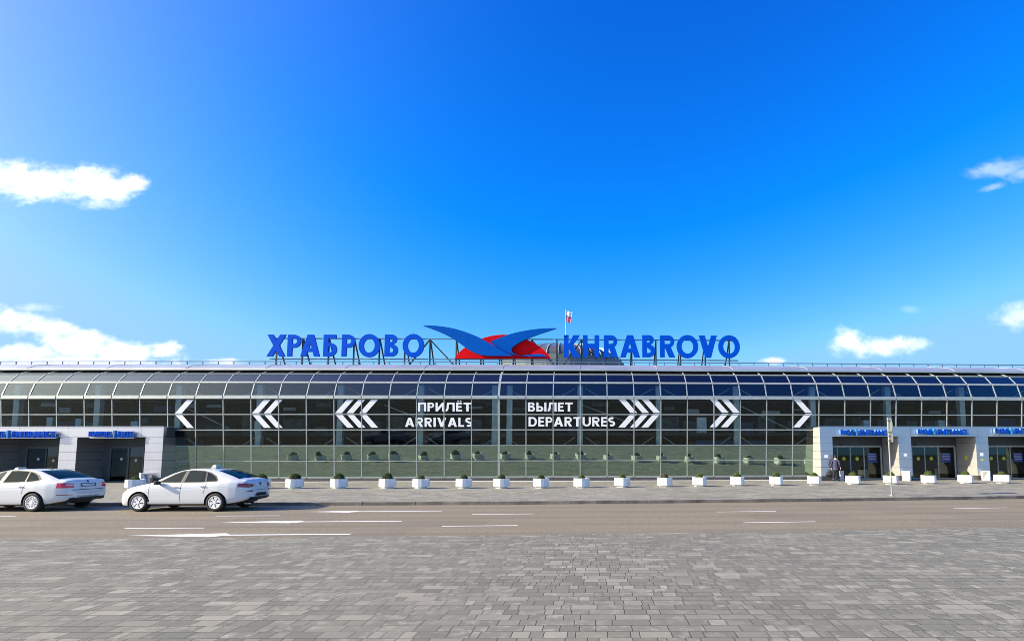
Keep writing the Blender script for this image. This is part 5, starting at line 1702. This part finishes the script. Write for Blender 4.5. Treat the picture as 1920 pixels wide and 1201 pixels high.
def man():
    d = ray(1567.5, 902); k = (0.12 - EYE) / d.z
    # local frame: the man faces +y; turned a little to the right
    root = thing('person', 'man in navy jacket and black trousers carrying a black bag towards glass doors', 'person', (d.x * k, d.y * k, 0.12), R(-38))
    J = {
        'pelvis': (0, 0, 0.93, 0.10), 'waist': (0, 0.01, 1.08, 0.12), 'chest': (0, 0.02, 1.28, (0.15, 0.115)), 'neckb': (0, 0.02, 1.45, 0.07), 'neck': (0, 0.03, 1.52, 0.055),
        'skull0': (0.0, 0.045, 1.60, 0.078), 'skull1': (0, 0.04, 1.68, 0.092), 'skull2': (0, 0.03, 1.745, 0.06),
        'shl': (-0.185, 0.01, 1.41, 0.065), 'ell': (-0.27, -0.03, 1.13, 0.045), 'wrl': (-0.275, 0.03, 0.88, 0.03), 'pal': (-0.275, 0.045, 0.80, 0.036),
        'shr': (0.185, 0.01, 1.41, 0.065), 'elr': (0.27, -0.02, 1.14, 0.045), 'wrr': (0.29, 0.10, 0.92, 0.03), 'par': (0.29, 0.13, 0.845, 0.036),
        'hpl': (-0.085, 0, 0.87, 0.078), 'knl': (-0.11, -0.05, 0.49, 0.06), 'anl': (-0.12, -0.26, 0.11, 0.042), 'tol': (-0.13, -0.13, 0.045, 0.038),
        'hpr': (0.085, 0.0, 0.87, 0.078), 'knr': (0.11, 0.17, 0.50, 0.06), 'anr': (0.12, 0.26, 0.085, 0.042), 'tor': (0.14, 0.42, 0.045, 0.038)}
    E_ = [('pelvis', 'waist'), ('waist', 'chest'), ('chest', 'neckb'), ('neckb', 'neck'), ('neck', 'skull0'), ('skull0', 'skull1'), ('skull1', 'skull2'),
          ('neckb', 'shl'), ('shl', 'ell'), ('ell', 'wrl'), ('wrl', 'pal'), ('neckb', 'shr'), ('shr', 'elr'), ('elr', 'wrr'), ('wrr', 'par'),
          ('pelvis', 'hpl'), ('hpl', 'knl'), ('knl', 'anl'), ('anl', 'tol'), ('pelvis', 'hpr'), ('hpr', 'knr'), ('knr', 'anr'), ('anr', 'tor')]
    names = list(J)
    joints = [J[n] for n in names]; edges = [(names.index(a), names.index(b)) for a, b in E_]
    for sg, pal in ((-1, 'pal'), (1, 'par')):           # four fingers and a thumb on each hand
        bx, by, bz, _ = J[pal]
        pi = names.index(pal)
        for q in range(4):
            y0 = by + (q - 1.5) * 0.021
            ln = (0.066, 0.078, 0.074, 0.056)[q]
            curl = 0.05 if pal == 'pal' else 0.022
            i0 = len(joints)
            joints += [(bx, y0, bz - 0.038, 0.0095), (bx - sg * curl * .45, y0, bz - 0.04 - ln * .5, 0.009), (bx - sg * curl, y0, bz - 0.035 - ln * .75, 0.008)]
            edges += [(pi, i0), (i0, i0 + 1), (i0 + 1, i0 + 2)]
        i0 = len(joints)
        joints += [(bx - sg * 0.012, by + 0.036, bz - 0.005, 0.011), (bx - sg * 0.03, by + 0.05, bz - 0.045, 0.009)]
        edges += [(pi, i0), (i0, i0 + 1)]
    body = skin_mesh('body', joints, edges, M['skin'], root)
    g = lambda n, e: (J[n][0], J[n][1], J[n][2], tuple(v + e for v in J[n][3]) if isinstance(J[n][3], tuple) else J[n][3] + e)
    jk = [(0, 0.0, 0.90, (0.175, 0.15)), g('waist', .035), g('chest', .035), (0, 0.02, 1.43, 0.088), (0, 0.02, 1.50, 0.072), g('shl', .025), g('ell', .022), (-0.275, 0.025, 0.90, 0.046), g('shr', .025), g('elr', .022), (0.29, 0.09, 0.94, 0.046), (0, 0.0, 0.76, (0.20, 0.165))]
    skin_mesh('jacket', jk, [(0, 1), (1, 2), (2, 3), (3, 4), (3, 5), (5, 6), (6, 7), (3, 8), (8, 9), (9, 10), (0, 11)], M['jacket'], root)
    tr = [(0, 0, 0.90, 0.135), g('hpl', .024), g('knl', .028), (-0.12, -0.245, 0.13, 0.062), g('hpr', .024), g('knr', .028), (0.12, 0.25, 0.11, 0.062), (0, 0, 1.02, 0.115)]
    skin_mesh('trousers', tr, [(0, 1), (1, 2), (2, 3), (0, 4), (4, 5), (5, 6), (0, 7)], M['trousers'], root)
    for sg, a, b in ((-1, 'anl', 'tol'), (1, 'anr', 'tor')):
        (ax, ay, az, _), (tx, ty, tz, _) = J[a], J[b]
        skin_mesh('shoe', [(ax, ay - 0.05, az - 0.02, 0.05), (ax, ay + 0.02, az, 0.052), (tx, ty, tz, 0.047), (tx, ty + .06, tz - 0.004, 0.036)], [(0, 1), (1, 2), (2, 3)], M['black'], root)
    hair = MB()
    cx, cy, cz = 0, 0.03, 1.69
    prof = []
    n1, n2 = 18, 9
    vs = []
    for j in range(n2 + 1):
        e = math.pi / 2 - j * (math.pi * 0.82) / n2
        for i in range(n1):
            a = 2 * math.pi * i / n1
            front = max(0.0, math.sin(a))
            ee = max(e, -0.1 + 0.75 * front - 0.95 * (1 - front))
            ce = math.cos(ee) ** (1.0 if ee > 0 else 0.5)
            vs.append((cx + 0.100 * ce * math.cos(a), cy + 0.108 * ce * math.sin(a), cz - 0.01 + 0.108 * math.sin(ee)))
    fs = [(j * n1 + i, j * n1 + (i + 1) % n1, (j + 1) * n1 + (i + 1) % n1, (j + 1) * n1 + i) for j in range(n2) for i in range(n1)]
    hair.add(vs, fs)
    hair.build('hair', M['hair'], root, smooth=True)
    fc = MB()
    fc.add([(0, 0.135, 1.665), (-0.014, 0.128, 1.632), (0.014, 0.128, 1.632), (0, 0.158, 1.636)], [(0, 1, 3), (0, 3, 2), (1, 2, 3)])
    fc.build('nose', M['skin'], body)
    for sg in (-1, 1):
        fc = MB(); fc.lathe([(0.001, 0.014), (0.02, 0.012), (0.027, 0), (0.02, -0.012), (0.001, -0.014)], 10, 'Z', (sg * 0.095, 0.03, 1.65))
        fc.build('ear', M['skin'], body)
    for sg in (-1, 1):
        ey = MB(); ey.box((sg * 0.033, 0.128, 1.675), (0.024, 0.008, 0.010)); ey.build('eye', M['hair'], body)
    ey = MB(); ey.box((0, 0.122, 1.605), (0.045, 0.008, 0.008)); ey.build('mouth', M['hair'], body)
    # the bag hangs from his left hand
    wl = root.matrix_basis @ Vector((-0.29, 0.045, 0.745)) if False else Matrix.Translation(root.location) @ Matrix.Rotation(R(-38), 4, 'Z') @ Vector((-0.30, 0.045, 0.745))
    bag = thing('holdall', 'black holdall hanging from the left hand of the man in the navy jacket', 'bag', (wl.x, wl.y, wl.z), R(-20))
    mb = MB()
    prof = [(-0.27, 0.10), (-0.22, 0.15), (0.0, 0.17), (0.22, 0.15), (0.27, 0.10)]
    vs, n = [], 14
    for x_, rr in prof:
        for i in range(n):
            a = 2 * math.pi * i / n
            vs.append((x_ - 0.10, 0.8 * rr * math.cos(a), -0.29 + rr * math.sin(a)))
    fs = [(j * n + i, j * n + (i + 1) % n, (j + 1) * n + (i + 1) % n, (j + 1) * n + i) for j in range(4) for i in range(n)]
    fs += [tuple(range(n)), tuple(range(4 * n, 5 * n))]
    mb.add(vs, fs)
    mb.build('bag_body', M['bag'], bag, smooth=True, autosmooth=50)
    mb = MB()
    for yy in (-0.04, 0.04):
        pts = [Vector((-0.1 + 0.15 * math.cos(a), yy * (1 - math.sin(a)), -0.14 + 0.14 * math.sin(a))) for a in [math.pi * i / 8 for i in range(9)]]
        for a, b in zip(pts[:-1], pts[1:]): mb.tube(a, b, 0.011, 6)
    mb.build('handle', M['bag'], bag)
man()
